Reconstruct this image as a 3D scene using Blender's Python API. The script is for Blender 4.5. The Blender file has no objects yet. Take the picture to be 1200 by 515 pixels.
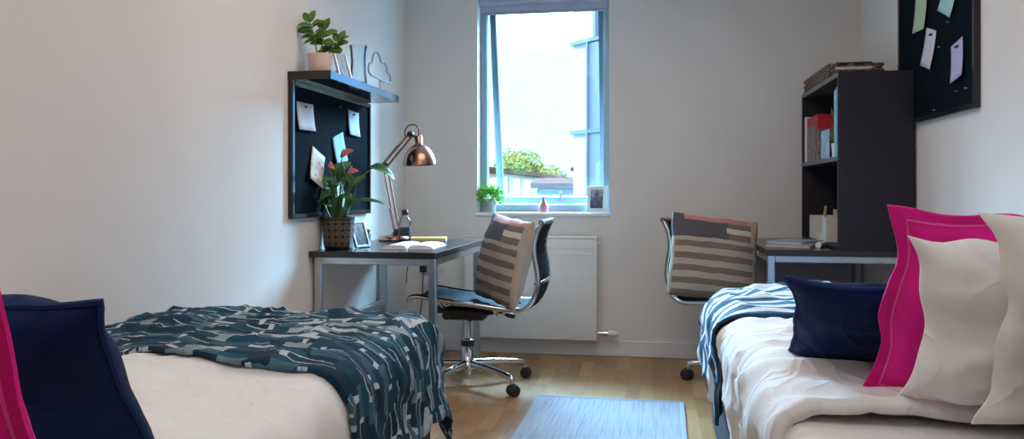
import bpy, bmesh, math, random
from mathutils import Vector, Matrix, noise
PI = math.pi
random.seed(7)
C = bpy.context.scene.collection

# ------------------------------------------------------------------ materials
def nodes(name):
    m = bpy.data.materials.new(name); m.use_nodes = True
    nt = m.node_tree
    return m, nt, nt.nodes['Principled BSDF'], nt.nodes['Material Output']

def N(nt, t, **kw):
    n = nt.nodes.new(t)
    for k, v in kw.items():
        if k in ('inp',):
            for i, val in v.items(): n.inputs[i].default_value = val
        else: setattr(n, k, v)
    return n

def L(nt, a, b): nt.links.new(a, b)

def math_(nt, op, a, b=None, c=None):
    n = nt.nodes.new('ShaderNodeMath'); n.operation = op
    for i, v in enumerate((a, b, c)):
        if v is None: continue
        if isinstance(v, (int, float)): n.inputs[i].default_value = v
        else: nt.links.new(v, n.inputs[i])
    return n.outputs[0]

def mixc(nt, fac, a, b):
    n = nt.nodes.new('ShaderNodeMix'); n.data_type = 'RGBA'
    if isinstance(fac, (int, float)): n.inputs[0].default_value = fac
    else: nt.links.new(fac, n.inputs[0])
    for sock, v in ((n.inputs[6], a), (n.inputs[7], b)):
        if isinstance(v, tuple): sock.default_value = v if len(v) == 4 else v + (1,)
        else: nt.links.new(v, sock)
    return n.outputs[2]

def ramp(nt, fac, stops, interp='LINEAR'):
    n = nt.nodes.new('ShaderNodeValToRGB'); n.color_ramp.interpolation = interp
    el = n.color_ramp.elements
    while len(el) < len(stops): el.new(.5)
    for e, (p, c) in zip(el, stops):
        e.position = p; e.color = c if len(c) == 4 else c + (1,)
    nt.links.new(fac, n.inputs[0])
    return n.outputs[0]

def bump(nt, bs, height, strength=.2, dist=.01):
    b = nt.nodes.new('ShaderNodeBump'); b.inputs['Strength'].default_value = strength
    b.inputs['Distance'].default_value = dist
    nt.links.new(height, b.inputs['Height']); nt.links.new(b.outputs[0], bs.inputs['Normal'])

def mat(name, col, rough=.5, metal=0, vary=.08, scale=12, bmp=0, bscale=200, sheen=0, spec=None, coat=0, trans=0, wrinkle=0):
    m, nt, bs, out = nodes(name)
    tc = N(nt, 'ShaderNodeTexCoord')
    nz = N(nt, 'ShaderNodeTexNoise', inp={'Scale': scale, 'Detail': 3}); L(nt, tc.outputs['Object'], nz.inputs['Vector'])
    lo = tuple(c * (1 - vary) for c in col); hi = tuple(min(1, c * (1 + vary)) for c in col)
    L(nt, ramp(nt, nz.outputs[0], [(.3, lo), (.7, hi)]), bs.inputs['Base Color'])
    bs.inputs['Roughness'].default_value = rough; bs.inputs['Metallic'].default_value = metal
    if spec is not None: bs.inputs['Specular IOR Level'].default_value = spec
    if sheen: bs.inputs['Sheen Weight'].default_value = sheen; bs.inputs['Sheen Roughness'].default_value = .4
    if coat: bs.inputs['Coat Weight'].default_value = coat
    if trans: bs.inputs['Transmission Weight'].default_value = trans
    if wrinkle:
        mp = N(nt, 'ShaderNodeMapping', inp={'Scale': (6, 6, 3.2), 'Rotation': (.3, .2, .5)}); L(nt, tc.outputs['Object'], mp.inputs[0])
        n3 = N(nt, 'ShaderNodeTexNoise', inp={'Scale': 1, 'Detail': 1.5, 'Distortion': 1.2, 'Roughness': .45}); L(nt, mp.outputs[0], n3.inputs['Vector'])
        rd = math_(nt, 'POWER', math_(nt, 'SUBTRACT', 1, math_(nt, 'ABSOLUTE', math_(nt, 'MULTIPLY', math_(nt, 'SUBTRACT', n3.outputs[0], .5), 4))), 3)
        bump(nt, bs, rd, wrinkle, .012)
    elif bmp:
        n2 = N(nt, 'ShaderNodeTexNoise', inp={'Scale': bscale, 'Detail': 2}); L(nt, tc.outputs['Object'], n2.inputs['Vector'])
        bump(nt, bs, n2.outputs[0], bmp, .003)
    return m

def glass(name, tint=(1, 1, 1), ior=1.45):
    m, nt, bs, out = nodes(name); nt.nodes.remove(bs)
    t = N(nt, 'ShaderNodeBsdfTransparent'); t.inputs[0].default_value = tint + (1,)
    g = N(nt, 'ShaderNodeBsdfGlossy', inp={'Roughness': .02})
    f = N(nt, 'ShaderNodeFresnel', inp={'IOR': ior}); x = N(nt, 'ShaderNodeMixShader')
    L(nt, f.outputs[0], x.inputs[0]); L(nt, t.outputs[0], x.inputs[1]); L(nt, g.outputs[0], x.inputs[2]); L(nt, x.outputs[0], out.inputs[0])
    return m

M = {}
M['wall'] = mat('wall_paint', (.76, .72, .685), .85, vary=.02, scale=2, bmp=.06, bscale=180)
M['ceiling'] = mat('ceiling_paint', (.8, .79, .77), .9, vary=.02)
M['trim'] = mat('white_gloss_trim', (.76, .74, .73), .4, vary=.02)
M['upvc'] = mat('window_frame_coating', (.27, .37, .41), .35, vary=.02)
M['sash_backlit'] = mat('frame_coating_backlit', (.085, .12, .14), .4, vary=.02, spec=.25)  # frame coating again, backlit shade of the sash put into the colour
M['handle'] = mat('grey_handle', (.10, .11, .13), .5, spec=.2)
M['sill'] = mat('sill_board', (.82, .84, .85), .3, vary=.02)
M['blind'] = mat('blind_fabric', (.44, .47, .58), .9, vary=.04, bmp=.1, bscale=400)
M['rad'] = mat('radiator_enamel', (.76, .73, .70), .35, vary=.02)
M['steel'] = mat('brushed_steel', (.52, .54, .56), .3, 1, vary=.06, scale=30)
M['chrome'] = mat('chrome', (.62, .63, .66), .12, 1, vary=.02)
M['deskblack'] = mat('black_desk_laminate', (.022, .019, .020), .22, vary=.2, scale=25)
M['shelfblack'] = mat('black_shelf_laminate', (.020, .017, .020), .09, vary=.15, scale=25)
M['board'] = mat('black_board_felt', (.003, .008, .013), .9, spec=.06, vary=.2, scale=40, bmp=.2, bscale=500)
M['boardframe'] = mat('black_board_frame', (.014, .016, .02), .16, vary=.1)
M['bookcase'] = mat('charcoal_bookcase_laminate', (.028, .025, .034), .55, spec=.2, vary=.08, scale=30)
M['caseedge'] = mat('grey_edge_banding', (.13, .13, .145), .5, vary=.06)
M['mesh'] = mat('dark_seat_mesh', (.016, .028, .034), .8, spec=.12, vary=.25, scale=90, bmp=.4, bscale=600)
M['black'] = mat('black_plastic', (.014, .014, .016), .4, vary=.1)
M['rubber'] = mat('black_rubber', (.02, .02, .022), .6, vary=.1)
M['white'] = mat('white_plastic', (.75, .75, .74), .4, vary=.02)
M['duvet'] = mat('white_cotton', (.83, .825, .83), .9, vary=.03, scale=8, wrinkle=.30, spec=.2)
M['sheet'] = mat('white_fitted_sheet', (.70, .69, .68), .9, vary=.02, spec=.2, wrinkle=.35)
M['cream'] = mat('cream_cotton', (.81, .785, .75), .9, spec=.2, vary=.03, wrinkle=.25)
M['navy'] = mat('navy_velvet', (.002, .016, .075), .7, vary=.25, scale=9, spec=.15, sheen=.03, wrinkle=.5)
M['navypipe'] = mat('navy_piping', (.004, .026, .11), .7, vary=.1, spec=.2)
M['pink'] = mat('magenta_velvet', (.74, .012, .27), .7, vary=.15, scale=10, spec=.2, sheen=.05, wrinkle=.45)
M['pinkpipe'] = mat('magenta_piping', (.80, .07, .38), .7, vary=.1)
M['divan'] = mat('dark_grey_divan_fabric', (.028, .028, .036), .85, vary=.15, scale=120, bmp=.3, bscale=300)
M['copper'] = mat('brushed_copper', (.46, .235, .18), .24, 1, vary=.12, scale=20)
M['glass'] = glass('window_glass', (.98, .99, 1))
M['vaseglass'] = glass('clear_vase_glass', (.95, .97, .98), 1.3)
M['bottle'] = glass('clear_bottle_plastic', (.93, .95, .96), 1.3)
M['blackpot'] = None
M['peachpot'] = mat('pale_terracotta_glaze', (.72, .52, .44), .6, vary=.06)
M['greypot'] = mat('grey_stoneware', (.36, .34, .36), .7, vary=.08)
M['brownpot'] = mat('brown_clay_pot', (.16, .11, .06), .7, vary=.2)
M['soil'] = mat('potting_soil', (.03, .02, .013), .95, vary=.4, scale=60)
M['leaf'] = mat('deep_green_leaf', (.045, .13, .035), .38, vary=.35, scale=14)
M['leaf2'] = mat('mid_green_leaf', (.085, .20, .03), .4, vary=.3, scale=14)
M['leaf3'] = mat('bright_green_sprig', (.20, .52, .09), .55, vary=.35, scale=60)
M['stem'] = mat('green_stem', (.16, .25, .08), .5, vary=.2)
M['coral'] = mat('coral_flower', (.75, .20, .17), .45, vary=.12)
M['spadix'] = mat('cream_flower_spike', (.75, .6, .35), .6)
M['pinkvase'] = mat('dusty_pink_glaze', (.55, .22, .30), .35, vary=.08)
M['wire'] = mat('grey_wire', (.30, .30, .33), .6, 0, vary=.04)
M['paper'] = mat('white_paper', (.82, .82, .83), .9, vary=.02)
M['papershade'] = mat('page_edges', (.70, .66, .58), .9, vary=.06, scale=80)
M['yellow'] = mat('mustard_cover', (.72, .42, .05), .6, vary=.05)
M['socket'] = mat('socket_plastic', (.72, .70, .69), .35, vary=.02)
M['redbook'] = mat('red_cover', (.45, .02, .03), .5, vary=.1)
M['greybook'] = mat('grey_photo_cover', (.20, .15, .16), .5, vary=.9, scale=38)
M['blue'] = mat('teal_cover', (.10, .42, .55), .5, vary=.1)
M['blue2'] = mat('pale_blue_cover', (.30, .55, .68), .5, vary=.25, scale=20)
M['whitebook'] = mat('white_cover', (.75, .75, .77), .5, vary=.03)
M['greynote'] = mat('lilac_grey_cover', (.42, .44, .54), .5, vary=.05)
M['organ'] = mat('off_white_card', (.68, .66, .60), .7, vary=.03)
M['kraft'] = mat('olive_kraft', (.42, .38, .22), .8, vary=.1)

def wood_floor():
    m, nt, bs, out = nodes('beech_strip_floor')
    tc = N(nt, 'ShaderNodeTexCoord'); sx = N(nt, 'ShaderNodeSeparateXYZ'); L(nt, tc.outputs['Object'], sx.inputs[0])
    W, LEN = .068, .36
    row = math_(nt, 'FLOOR', math_(nt, 'DIVIDE', sx.outputs[0], W))
    wr = N(nt, 'ShaderNodeTexWhiteNoise', noise_dimensions='1D'); L(nt, row, wr.inputs['W'])
    uu = math_(nt, 'ADD', math_(nt, 'DIVIDE', sx.outputs[1], LEN), math_(nt, 'MULTIPLY', wr.outputs[0], 7.3))
    cell = math_(nt, 'FLOOR', uu)
    cb = N(nt, 'ShaderNodeCombineXYZ'); L(nt, row, cb.inputs[0]); L(nt, cell, cb.inputs[1])
    wn = N(nt, 'ShaderNodeTexWhiteNoise', noise_dimensions='2D'); L(nt, cb.outputs[0], wn.inputs['Vector'])
    base = ramp(nt, wn.outputs[0], [(0, (.31, .165, .06)), (.35, (.38, .205, .08)), (.8, (.44, .25, .105)), (1, (.56, .35, .17))])
    mp = N(nt, 'ShaderNodeMapping', inp={'Scale': (60, 4, 1)}); L(nt, tc.outputs['Object'], mp.inputs[0])
    nz = N(nt, 'ShaderNodeTexNoise', inp={'Scale': 1, 'Detail': 4}); L(nt, mp.outputs[0], nz.inputs['Vector'])
    grain = ramp(nt, nz.outputs[0], [(.3, (.82, .80, .78)), (.7, (1, 1, 1))])
    mul = N(nt, 'ShaderNodeMix', data_type='RGBA', blend_type='MULTIPLY'); mul.inputs[0].default_value = 1
    L(nt, base, mul.inputs[6]); L(nt, grain, mul.inputs[7])
    fx = math_(nt, 'FRACT', math_(nt, 'DIVIDE', sx.outputs[0], W)); fy = math_(nt, 'FRACT', uu)
    gap = math_(nt, 'MAXIMUM', math_(nt, 'LESS_THAN', fx, .02), math_(nt, 'LESS_THAN', fy, .006))
    L(nt, mixc(nt, math_(nt, 'MULTIPLY', gap, .45), mul.outputs[2], (.14, .07, .03)), bs.inputs['Base Color'])
    bs.inputs['Roughness'].default_value = .36
    return m
M['floor'] = wood_floor()

def rug_mat():
    m, nt, bs, out = nodes('pale_blue_woven_rug')
    tc = N(nt, 'ShaderNodeTexCoord')
    mp = N(nt, 'ShaderNodeMapping', inp={'Scale': (130, 3, 1)}); L(nt, tc.outputs['Object'], mp.inputs[0])
    nz = N(nt, 'ShaderNodeTexNoise', inp={'Scale': 1, 'Detail': 3}); L(nt, mp.outputs[0], nz.inputs['Vector'])
    n2 = N(nt, 'ShaderNodeTexNoise', inp={'Scale': 3, 'Detail': 2}); L(nt, tc.outputs['Object'], n2.inputs['Vector'])
    f = math_(nt, 'ADD', math_(nt, 'MULTIPLY', nz.outputs[0], .8), math_(nt, 'MULTIPLY', n2.outputs[0], .2))
    L(nt, ramp(nt, f, [(.30, (.17, .20, .25)), (.45, (.29, .32, .38)), (.68, (.38, .41, .46))]), bs.inputs['Base Color'])
    bs.inputs['Roughness'].default_value = .95
    bump(nt, bs, nz.outputs[0], .6, .006)
    return m
M['rug'] = rug_mat()

def uvsep(nt):
    uv = N(nt, 'ShaderNodeUVMap'); s = N(nt, 'ShaderNodeSeparateXYZ'); L(nt, uv.outputs[0], s.inputs[0])
    return uv.outputs[0], s.outputs[0], s.outputs[1]

def dash_blanket():
    m, nt, bs, out = nodes('navy_dash_weave')
    uv, u, v = uvsep(nt)
    wz = N(nt, 'ShaderNodeTexNoise', inp={'Scale': 13, 'Detail': 2}); L(nt, uv, wz.inputs['Vector'])
    w2 = N(nt, 'ShaderNodeTexNoise', inp={'Scale': 70, 'Detail': 1}); L(nt, uv, w2.inputs['Vector'])
    ww = math_(nt, 'ADD', math_(nt, 'MULTIPLY', math_(nt, 'SUBTRACT', wz.outputs[0], .5), .030), math_(nt, 'MULTIPLY', math_(nt, 'SUBTRACT', w2.outputs[0], .5), .008))
    H, LEN = .024, .066
    vv = math_(nt, 'DIVIDE', math_(nt, 'ADD', v, ww), H)
    row = math_(nt, 'FLOOR', vv)
    wr = N(nt, 'ShaderNodeTexWhiteNoise', noise_dimensions='1D'); L(nt, row, wr.inputs['W'])
    uu = math_(nt, 'ADD', math_(nt, 'DIVIDE', math_(nt, 'ADD', u, ww), LEN), math_(nt, 'MULTIPLY', wr.outputs[0], 5))
    cell = math_(nt, 'FLOOR', uu)
    cb = N(nt, 'ShaderNodeCombineXYZ'); L(nt, row, cb.inputs[0]); L(nt, cell, cb.inputs[1])
    wn = N(nt, 'ShaderNodeTexWhiteNoise', noise_dimensions='2D'); L(nt, cb.outputs[0], wn.inputs['Vector'])
    ws = N(nt, 'ShaderNodeSeparateColor'); L(nt, wn.outputs['Color'], ws.inputs[0])
    big = N(nt, 'ShaderNodeTexNoise', inp={'Scale': 2.6, 'Detail': 1}); L(nt, uv, big.inputs['Vector'])
    val = math_(nt, 'ADD', math_(nt, 'MULTIPLY', wn.outputs[0], .70), math_(nt, 'MULTIPLY', big.outputs[0], .55))
    body = ramp(nt, val, [(0, (.004, .020, .044)), (.50, (.007, .036, .070)), (.72, (.010, .072, .125)), (.86, (.06, .14, .20)), (.95, (.28, .35, .40)), (1, (.50, .55, .58))])
    fv = math_(nt, 'FRACT', vv); fu = math_(nt, 'FRACT', uu)
    line = math_(nt, 'MULTIPLY', math_(nt, 'LESS_THAN', fv, .15), math_(nt, 'GREATER_THAN', ws.outputs[1], .62))
    knot = math_(nt, 'MULTIPLY', math_(nt, 'LESS_THAN', fu, .22), math_(nt, 'GREATER_THAN', ws.outputs[2], .80))
    L(nt, mixc(nt, math_(nt, 'MAXIMUM', line, knot), body, (.46, .54, .60)), bs.inputs['Base Color'])
    bs.inputs['Roughness'].default_value = .75; bs.inputs['Specular IOR Level'].default_value = .2
    nz = N(nt, 'ShaderNodeTexNoise', inp={'Scale': 60, 'Detail': 2}); L(nt, uv, nz.inputs['Vector'])
    bump(nt, bs, nz.outputs[0], .3, .004)
    return m
M['dash'] = dash_blanket()

def stripe_blanket():
    m, nt, bs, out = nodes('blue_brushstroke_stripes')
    uv, u, v = uvsep(nt)
    mp = N(nt, 'ShaderNodeMapping', inp={'Scale': (2.2, 20, 1)}); L(nt, uv, mp.inputs[0])
    nz = N(nt, 'ShaderNodeTexNoise', inp={'Scale': 1, 'Detail': 1.5, 'Distortion': .4}); L(nt, mp.outputs[0], nz.inputs['Vector'])
    wob = N(nt, 'ShaderNodeTexNoise', inp={'Scale': 3, 'Detail': 1}); L(nt, uv, wob.inputs['Vector'])
    ph = math_(nt, 'ADD', math_(nt, 'MULTIPLY', v, 2 * PI / .085), math_(nt, 'MULTIPLY', wob.outputs[0], 9))
    sn = math_(nt, 'MULTIPLY', math_(nt, 'SINE', ph), .5)
    f = math_(nt, 'ADD', math_(nt, 'MULTIPLY', sn, .42), nz.outputs[0])
    colr = ramp(nt, f, [(.30, (.70, .73, .78)), (.47, (.68, .73, .79)), (.495, (.05, .20, .34)), (.53, (.008, .075, .17)), (.70, (.003, .03, .08)), (.80, (.02, .17, .32))])
    L(nt, colr, bs.inputs['Base Color']); bs.inputs['Roughness'].default_value = .8
    n3 = N(nt, 'ShaderNodeTexNoise', inp={'Scale': 70, 'Detail': 2}); L(nt, uv, n3.inputs['Vector'])
    bump(nt, bs, n3.outputs[0], .2, .003)
    return m
M['stripe'] = stripe_blanket()

def stripe_cushion():
    m, nt, bs, out = nodes('striped_cushion_weave')
    uv, u0, v0 = uvsep(nt)
    wz = N(nt, 'ShaderNodeTexNoise', inp={'Scale': 5, 'Detail': 2}); L(nt, uv, wz.inputs['Vector'])
    w = math_(nt, 'MULTIPLY', math_(nt, 'SUBTRACT', wz.outputs[0], .5), .03)
    u = math_(nt, 'ADD', u0, w); v = math_(nt, 'ADD', v0, w)
    def rect(a, b, c, d):
        x = math_(nt, 'MULTIPLY', math_(nt, 'GREATER_THAN', u, a), math_(nt, 'LESS_THAN', u, b))
        y = math_(nt, 'MULTIPLY', math_(nt, 'GREATER_THAN', v, c), math_(nt, 'LESS_THAN', v, d))
        return math_(nt, 'MULTIPLY', x, y)
    tan, brn, gry, pnk, crm = (.42, .345, .27), (.175, .14, .115), (.085, .082, .092), (.50, .21, .19), (.58, .51, .42)
    fr = math_(nt, 'FRACT', math_(nt, 'DIVIDE', v, .145))
    st = math_(nt, 'MULTIPLY', math_(nt, 'LESS_THAN', fr, .5), math_(nt, 'LESS_THAN', v, .70))
    edge = rect(.03, .93, .0, 1.0)
    c = mixc(nt, math_(nt, 'MULTIPLY', st, edge), tan, brn)
    c = mixc(nt, rect(0, .62, .70, .92), c, gry)
    c = mixc(nt, rect(.62, .9, .70, .78), c, brn)
    c = mixc(nt, rect(.60, .9, .78, .85), c, crm)
    c = mixc(nt, rect(.62, .9, .85, .92), c, brn)
    c = mixc(nt, rect(.13, .86, .92, 1.1), c, pnk)
    c = mixc(nt, rect(-.1, .13, .90, 1.1), c, gry)
    L(nt, c, bs.inputs['Base Color']); bs.inputs['Roughness'].default_value = .9
    nz = N(nt, 'ShaderNodeTexNoise', inp={'Scale': 90, 'Detail': 2}); L(nt, uv, nz.inputs['Vector'])
    bump(nt, bs, nz.outputs[0], .35, .003)
    return m
M['cushstripe'] = stripe_cushion()
M['cushback'] = mat('natural_linen', (.50, .43, .35), .9, vary=.06, scale=60, bmp=.3, bscale=200)

def pot_pattern():
    m, nt, bs, out = nodes('black_gold_pattern_pot')
    uv, u, v = uvsep(nt)
    a = math_(nt, 'SUBTRACT', math_(nt, 'FRACT', math_(nt, 'MULTIPLY', u, 14)), .5)
    b = math_(nt, 'SUBTRACT', math_(nt, 'FRACT', math_(nt, 'MULTIPLY', v, 5)), .5)
    d = math_(nt, 'SQRT', math_(nt, 'ADD', math_(nt, 'POWER', math_(nt, 'ABSOLUTE', a), 2), math_(nt, 'POWER', math_(nt, 'ABSOLUTE', b), 2)))
    r1 = math_(nt, 'LESS_THAN', math_(nt, 'ABSOLUTE', math_(nt, 'SUBTRACT', d, .36)), .06)
    r2 = math_(nt, 'LESS_THAN', d, .12)
    band = math_(nt, 'MULTIPLY', math_(nt, 'GREATER_THAN', v, .1), math_(nt, 'LESS_THAN', v, .9))
    f = math_(nt, 'MULTIPLY', math_(nt, 'MAXIMUM', r1, r2), band)
    L(nt, mixc(nt, f, (.012, .011, .012), (.24, .17, .09)), bs.inputs['Base Color'])
    bs.inputs['Roughness'].default_value = .4
    return m
M['blackpot'] = pot_pattern()

def wicker():
    m, nt, bs, out = nodes('brown_wicker')
    tc = N(nt, 'ShaderNodeTexCoord')
    w1 = N(nt, 'ShaderNodeTexWave', wave_type='BANDS', bands_direction='Z', inp={'Scale': 35, 'Distortion': 3, 'Detail': 1}); L(nt, tc.outputs['Object'], w1.inputs[0])
    w2 = N(nt, 'ShaderNodeTexWave', wave_type='BANDS', bands_direction='Y', inp={'Scale': 28, 'Distortion': 3, 'Detail': 1}); L(nt, tc.outputs['Object'], w2.inputs[0])
    f = math_(nt, 'MULTIPLY', w1.outputs[1], w2.outputs[1])
    L(nt, ramp(nt, f, [(0, (.09, .06, .035)), (.3, (.27, .19, .12)), (.9, (.46, .36, .24))]), bs.inputs['Base Color'])
    bs.inputs['Roughness'].default_value = .7; bump(nt, bs, f, .9, .008)
    return m
M['wicker'] = wicker()

def note_mat(name, col, ink=None, pattern=False):
    m, nt, bs, out = nodes(name)
    uv, u, v = uvsep(nt)
    if pattern:
        vo = N(nt, 'ShaderNodeTexVoronoi', inp={'Scale': 5}); L(nt, uv, vo.inputs['Vector'])
        c = ramp(nt, vo.outputs['Distance'], [(.12, ink), (.3, col), (.55, (.75, .72, .62))])
    else:
        nz = N(nt, 'ShaderNodeTexNoise', inp={'Scale': 30, 'Detail': 2}); 
        mp = N(nt, 'ShaderNodeMapping', inp={'Scale': (1, 5, 1)}); L(nt, uv, mp.inputs[0]); L(nt, mp.outputs[0], nz.inputs['Vector'])
        lines = math_(nt, 'LESS_THAN', math_(nt, 'FRACT', math_(nt, 'MULTIPLY', v, 9)), .18)
        area = math_(nt, 'MULTIPLY', math_(nt, 'MULTIPLY', math_(nt, 'GREATER_THAN', v, .40), math_(nt, 'LESS_THAN', v, .72)),
                     math_(nt, 'MULTIPLY', math_(nt, 'GREATER_THAN', u, .25), math_(nt, 'LESS_THAN', u, .78)))
        f = math_(nt, 'MULTIPLY', math_(nt, 'MULTIPLY', lines, area), math_(nt, 'GREATER_THAN', nz.outputs[0], .5))
        c = mixc(nt, math_(nt, 'MULTIPLY', f, .6), col, ink or tuple(x * .5 for x in col))
    L(nt, c, bs.inputs['Base Color']); bs.inputs['Roughness'].default_value = .85
    return m

def photo_mat(name, a, b, c):
    m, nt, bs, out = nodes(name)
    uv, u, v = uvsep(nt)
    nz = N(nt, 'ShaderNodeTexNoise', inp={'Scale': 5, 'Detail': 3}); L(nt, uv, nz.inputs['Vector'])
    f = math_(nt, 'ADD', math_(nt, 'MULTIPLY', nz.outputs[0], .6), math_(nt, 'MULTIPLY', v, .4))
    L(nt, ramp(nt, f, [(.3, a), (.5, b), (.65, c)]), bs.inputs['Base Color']); bs.inputs['Roughness'].default_value = .25
    return m

# ------------------------------------------------------------------ mesh helpers
def box(bm, x0, x1, y0, y1, z0, z1, bev=0, seg=2):
    r = bmesh.ops.create_cube(bm, size=1)
    for v in r['verts']:
        v.co = Vector(((x0 + x1) / 2 + v.co.x * (x1 - x0), (y0 + y1) / 2 + v.co.y * (y1 - y0), (z0 + z1) / 2 + v.co.z * (z1 - z0)))
    if bev:
        es = list({e for v in r['verts'] for e in v.link_edges})
        bmesh.ops.bevel(bm, geom=es, offset=bev, segments=seg, affect='EDGES', profile=.5)
    return bm

def BX(*a, **k): return box(bmesh.new(), *a, **k)

def lathe(bm, prof, cx=0, cy=0, cz=0, n=28, uv=False, mtx=None):
    rings = []
    for r, z in prof:
        ring = []
        for i in range(n):
            a = 2 * PI * i / n
            p = Vector((cx + r * math.cos(a), cy + r * math.sin(a), cz + z))
            if mtx: p = mtx @ p
            ring.append(bm.verts.new(p))
        rings.append(ring)
    lay = bm.loops.layers.uv.verify() if uv else None
    m = len(prof)
    for j in range(m - 1):
        for i in range(n):
            k = (i + 1) % n
            f = bm.faces.new((rings[j][i], rings[j][k], rings[j + 1][k], rings[j + 1][i]))
            if uv:
                for l, (a, b) in zip(f.loops, ((i, j), (i + 1, j), (i + 1, j + 1), (i, j + 1))):
                    l[lay].uv = (a / n, b / (m - 1))
    if prof[0][0] > 1e-4: bm.faces.new(list(reversed(rings[0])))
    if prof[-1][0] > 1e-4: bm.faces.new(rings[-1])
    return bm

def tube(bm, pts, r, n=10, closed=False, flat=None):
    pts = [Vector(p) for p in pts]; rings = []; m = len(pts)
    prev = None
    for i, p in enumerate(pts):
        if closed: t = (pts[(i + 1) % m] - pts[i - 1]).normalized()
        else: t = (pts[min(i + 1, m - 1)] - pts[max(i - 1, 0)]).normalized()
        if prev is None:
            up = Vector((0, 0, 1)) if abs(t.z) < .9 else Vector((0, 1, 0))
            a = t.cross(up).normalized()
        else:
            a = (prev - t * prev.dot(t)).normalized()
        prev = a; b = t.cross(a)
        rr = r[i] if isinstance(r, (list, tuple)) else r
        fa = flat or 1
        rings.append([bm.verts.new(p + a * (rr * math.cos(2 * PI * k / n)) + b * (rr * fa * math.sin(2 * PI * k / n))) for k in range(n)])
    for i in range(m if closed else m - 1):
        A, B = rings[i], rings[(i + 1) % m]
        for k in range(n):
            bm.faces.new((A[k], A[(k + 1) % n], B[(k + 1) % n], B[k]))
    if not closed:
        bm.faces.new(list(reversed(rings[0]))); bm.faces.new(rings[-1])
    return bm

def smooth(pts, n=6, closed=False):
    P = [Vector(p) for p in pts]; out = []; m = len(P)
    for i in range(m if closed else m - 1):
        p0 = P[i - 1] if (closed or i > 0) else P[0]
        p1 = P[i]; p2 = P[(i + 1) % m]; p3 = P[(i + 2) % m] if closed else P[min(i + 2, m - 1)]
        for k in range(n):
            t = k / n
            out.append(.5 * ((2 * p1) + (p2 - p0) * t + (2 * p0 - 5 * p1 + 4 * p2 - p3) * t * t + (3 * p1 - p0 - 3 * p2 + p3) * t ** 3))
    if not closed: out.append(P[-1])
    return out

def obj(name, bm, m, parent=None, sm=False, loc=None, rot=None, mods=()):
    bmesh.ops.recalc_face_normals(bm, faces=bm.faces[:])
    me = bpy.data.meshes.new(name); bm.to_mesh(me); bm.free()
    if sm:
        me.polygons.foreach_set('use_smooth', [True] * len(me.polygons))
        try: me.set_sharp_from_angle(angle=math.radians(50))
        except Exception: pass
    for x in (m if isinstance(m, (list, tuple)) else [m]): me.materials.append(M[x] if isinstance(x, str) else x)
    o = bpy.data.objects.new(name, me); C.objects.link(o)
    if parent: o.parent = parent
    if loc is not None: o.location = loc
    if rot is not None: o.rotation_euler = rot
    return o

def tag(o, label, cat, group=None, kind=None):
    o['label'] = label; o['category'] = cat
    if group: o['group'] = group
    if kind: o['kind'] = kind
    return o

def thing(name, label, cat, loc=(0, 0, 0), rz=0, group=None):
    o = bpy.data.objects.new(name, None); C.objects.link(o)
    o.location = loc; o.rotation_euler = (0, 0, rz); o.empty_display_size = .1
    return tag(o, label, cat, group)

def struct(name, bm, m, label=None, cat=None, parent=None):
    o = obj(name, bm, m, parent)
    if parent is None:
        o['kind'] = 'structure'
        if label: o['label'] = label; o['category'] = cat
    return o

def basis(loc, xa, za):
    """matrix from a local x axis and a local z axis; local -y faces the viewer's side"""
    x = Vector(xa).normalized(); z = Vector(za); z = (z - x * z.dot(x)).normalized(); y = z.cross(x)
    m = Matrix((x, y, z)).transposed().to_4x4(); m.translation = Vector(loc); return m

# ------------------------------------------------------------------ the room
XL, XR, YB, YF, H = -1.58, 1.205, 4.96, -1.25, 2.42
WX0, WX1, WZ0, WZ1, WT = -1.105, -.268, .888, 2.27, .28
struct('floor', BX(XL - .1, XR + .1, YF - .1, YB + WT, -.08, 0), 'floor', 'light beech strip wood floor', 'floor')
struct('ceiling', BX(XL - .1, XR + .1, YF - .1, YB + WT, H, H + .1), 'ceiling', 'plain white ceiling', 'ceiling')
struct('wall_left', BX(XL - .1, XL, YF - .1, YB + WT, 0, H), 'wall', 'plain off-white wall on the left behind the bed', 'wall')
struct('wall_right', BX(XR, XR + .1, YF - .1, YB + WT, 0, H), 'wall', 'plain off-white wall on the right behind the pillows', 'wall')
struct('wall_front', BX(XL, XR, YF - .1, YF, 0, H), 'wall', 'off-white wall at the near end of the room', 'wall')
bm = bmesh.new()
box(bm, XL, WX0, YB, YB + WT, 0, H); box(bm, WX1, XR, YB, YB + WT, 0, H)
box(bm, WX0, WX1, YB, YB + WT, 0, WZ0); box(bm, WX0, WX1, YB, YB + WT, WZ1, H)
struct('wall_back', bm, 'wall', 'off-white end wall around the window', 'wall')
struct('wall_partition', BX(.572, XR, YF, 1.345, 0, H), 'wall', 'edge of a pale wall at the far right of the photo', 'wall')
def skirting(name, x0, x1, y0, y1, ax, label):
    bm = box(bmesh.new(), x0, x1, y0, y1, 0, .098, .004, 1)
    return struct(name, bm, 'trim', label, 'baseboard')
skirting('baseboard_back', XL, XR, YB - .016, YB, 0, 'white skirting board under the radiator wall')
skirting('baseboard_left', XL, XL + .016, YF, YB - .016, 1, 'white skirting board along the left wall')
skirting('baseboard_right', XR - .016, XR, 1.345, YB - .016, 1, 'white skirting board along the right wall')

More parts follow.
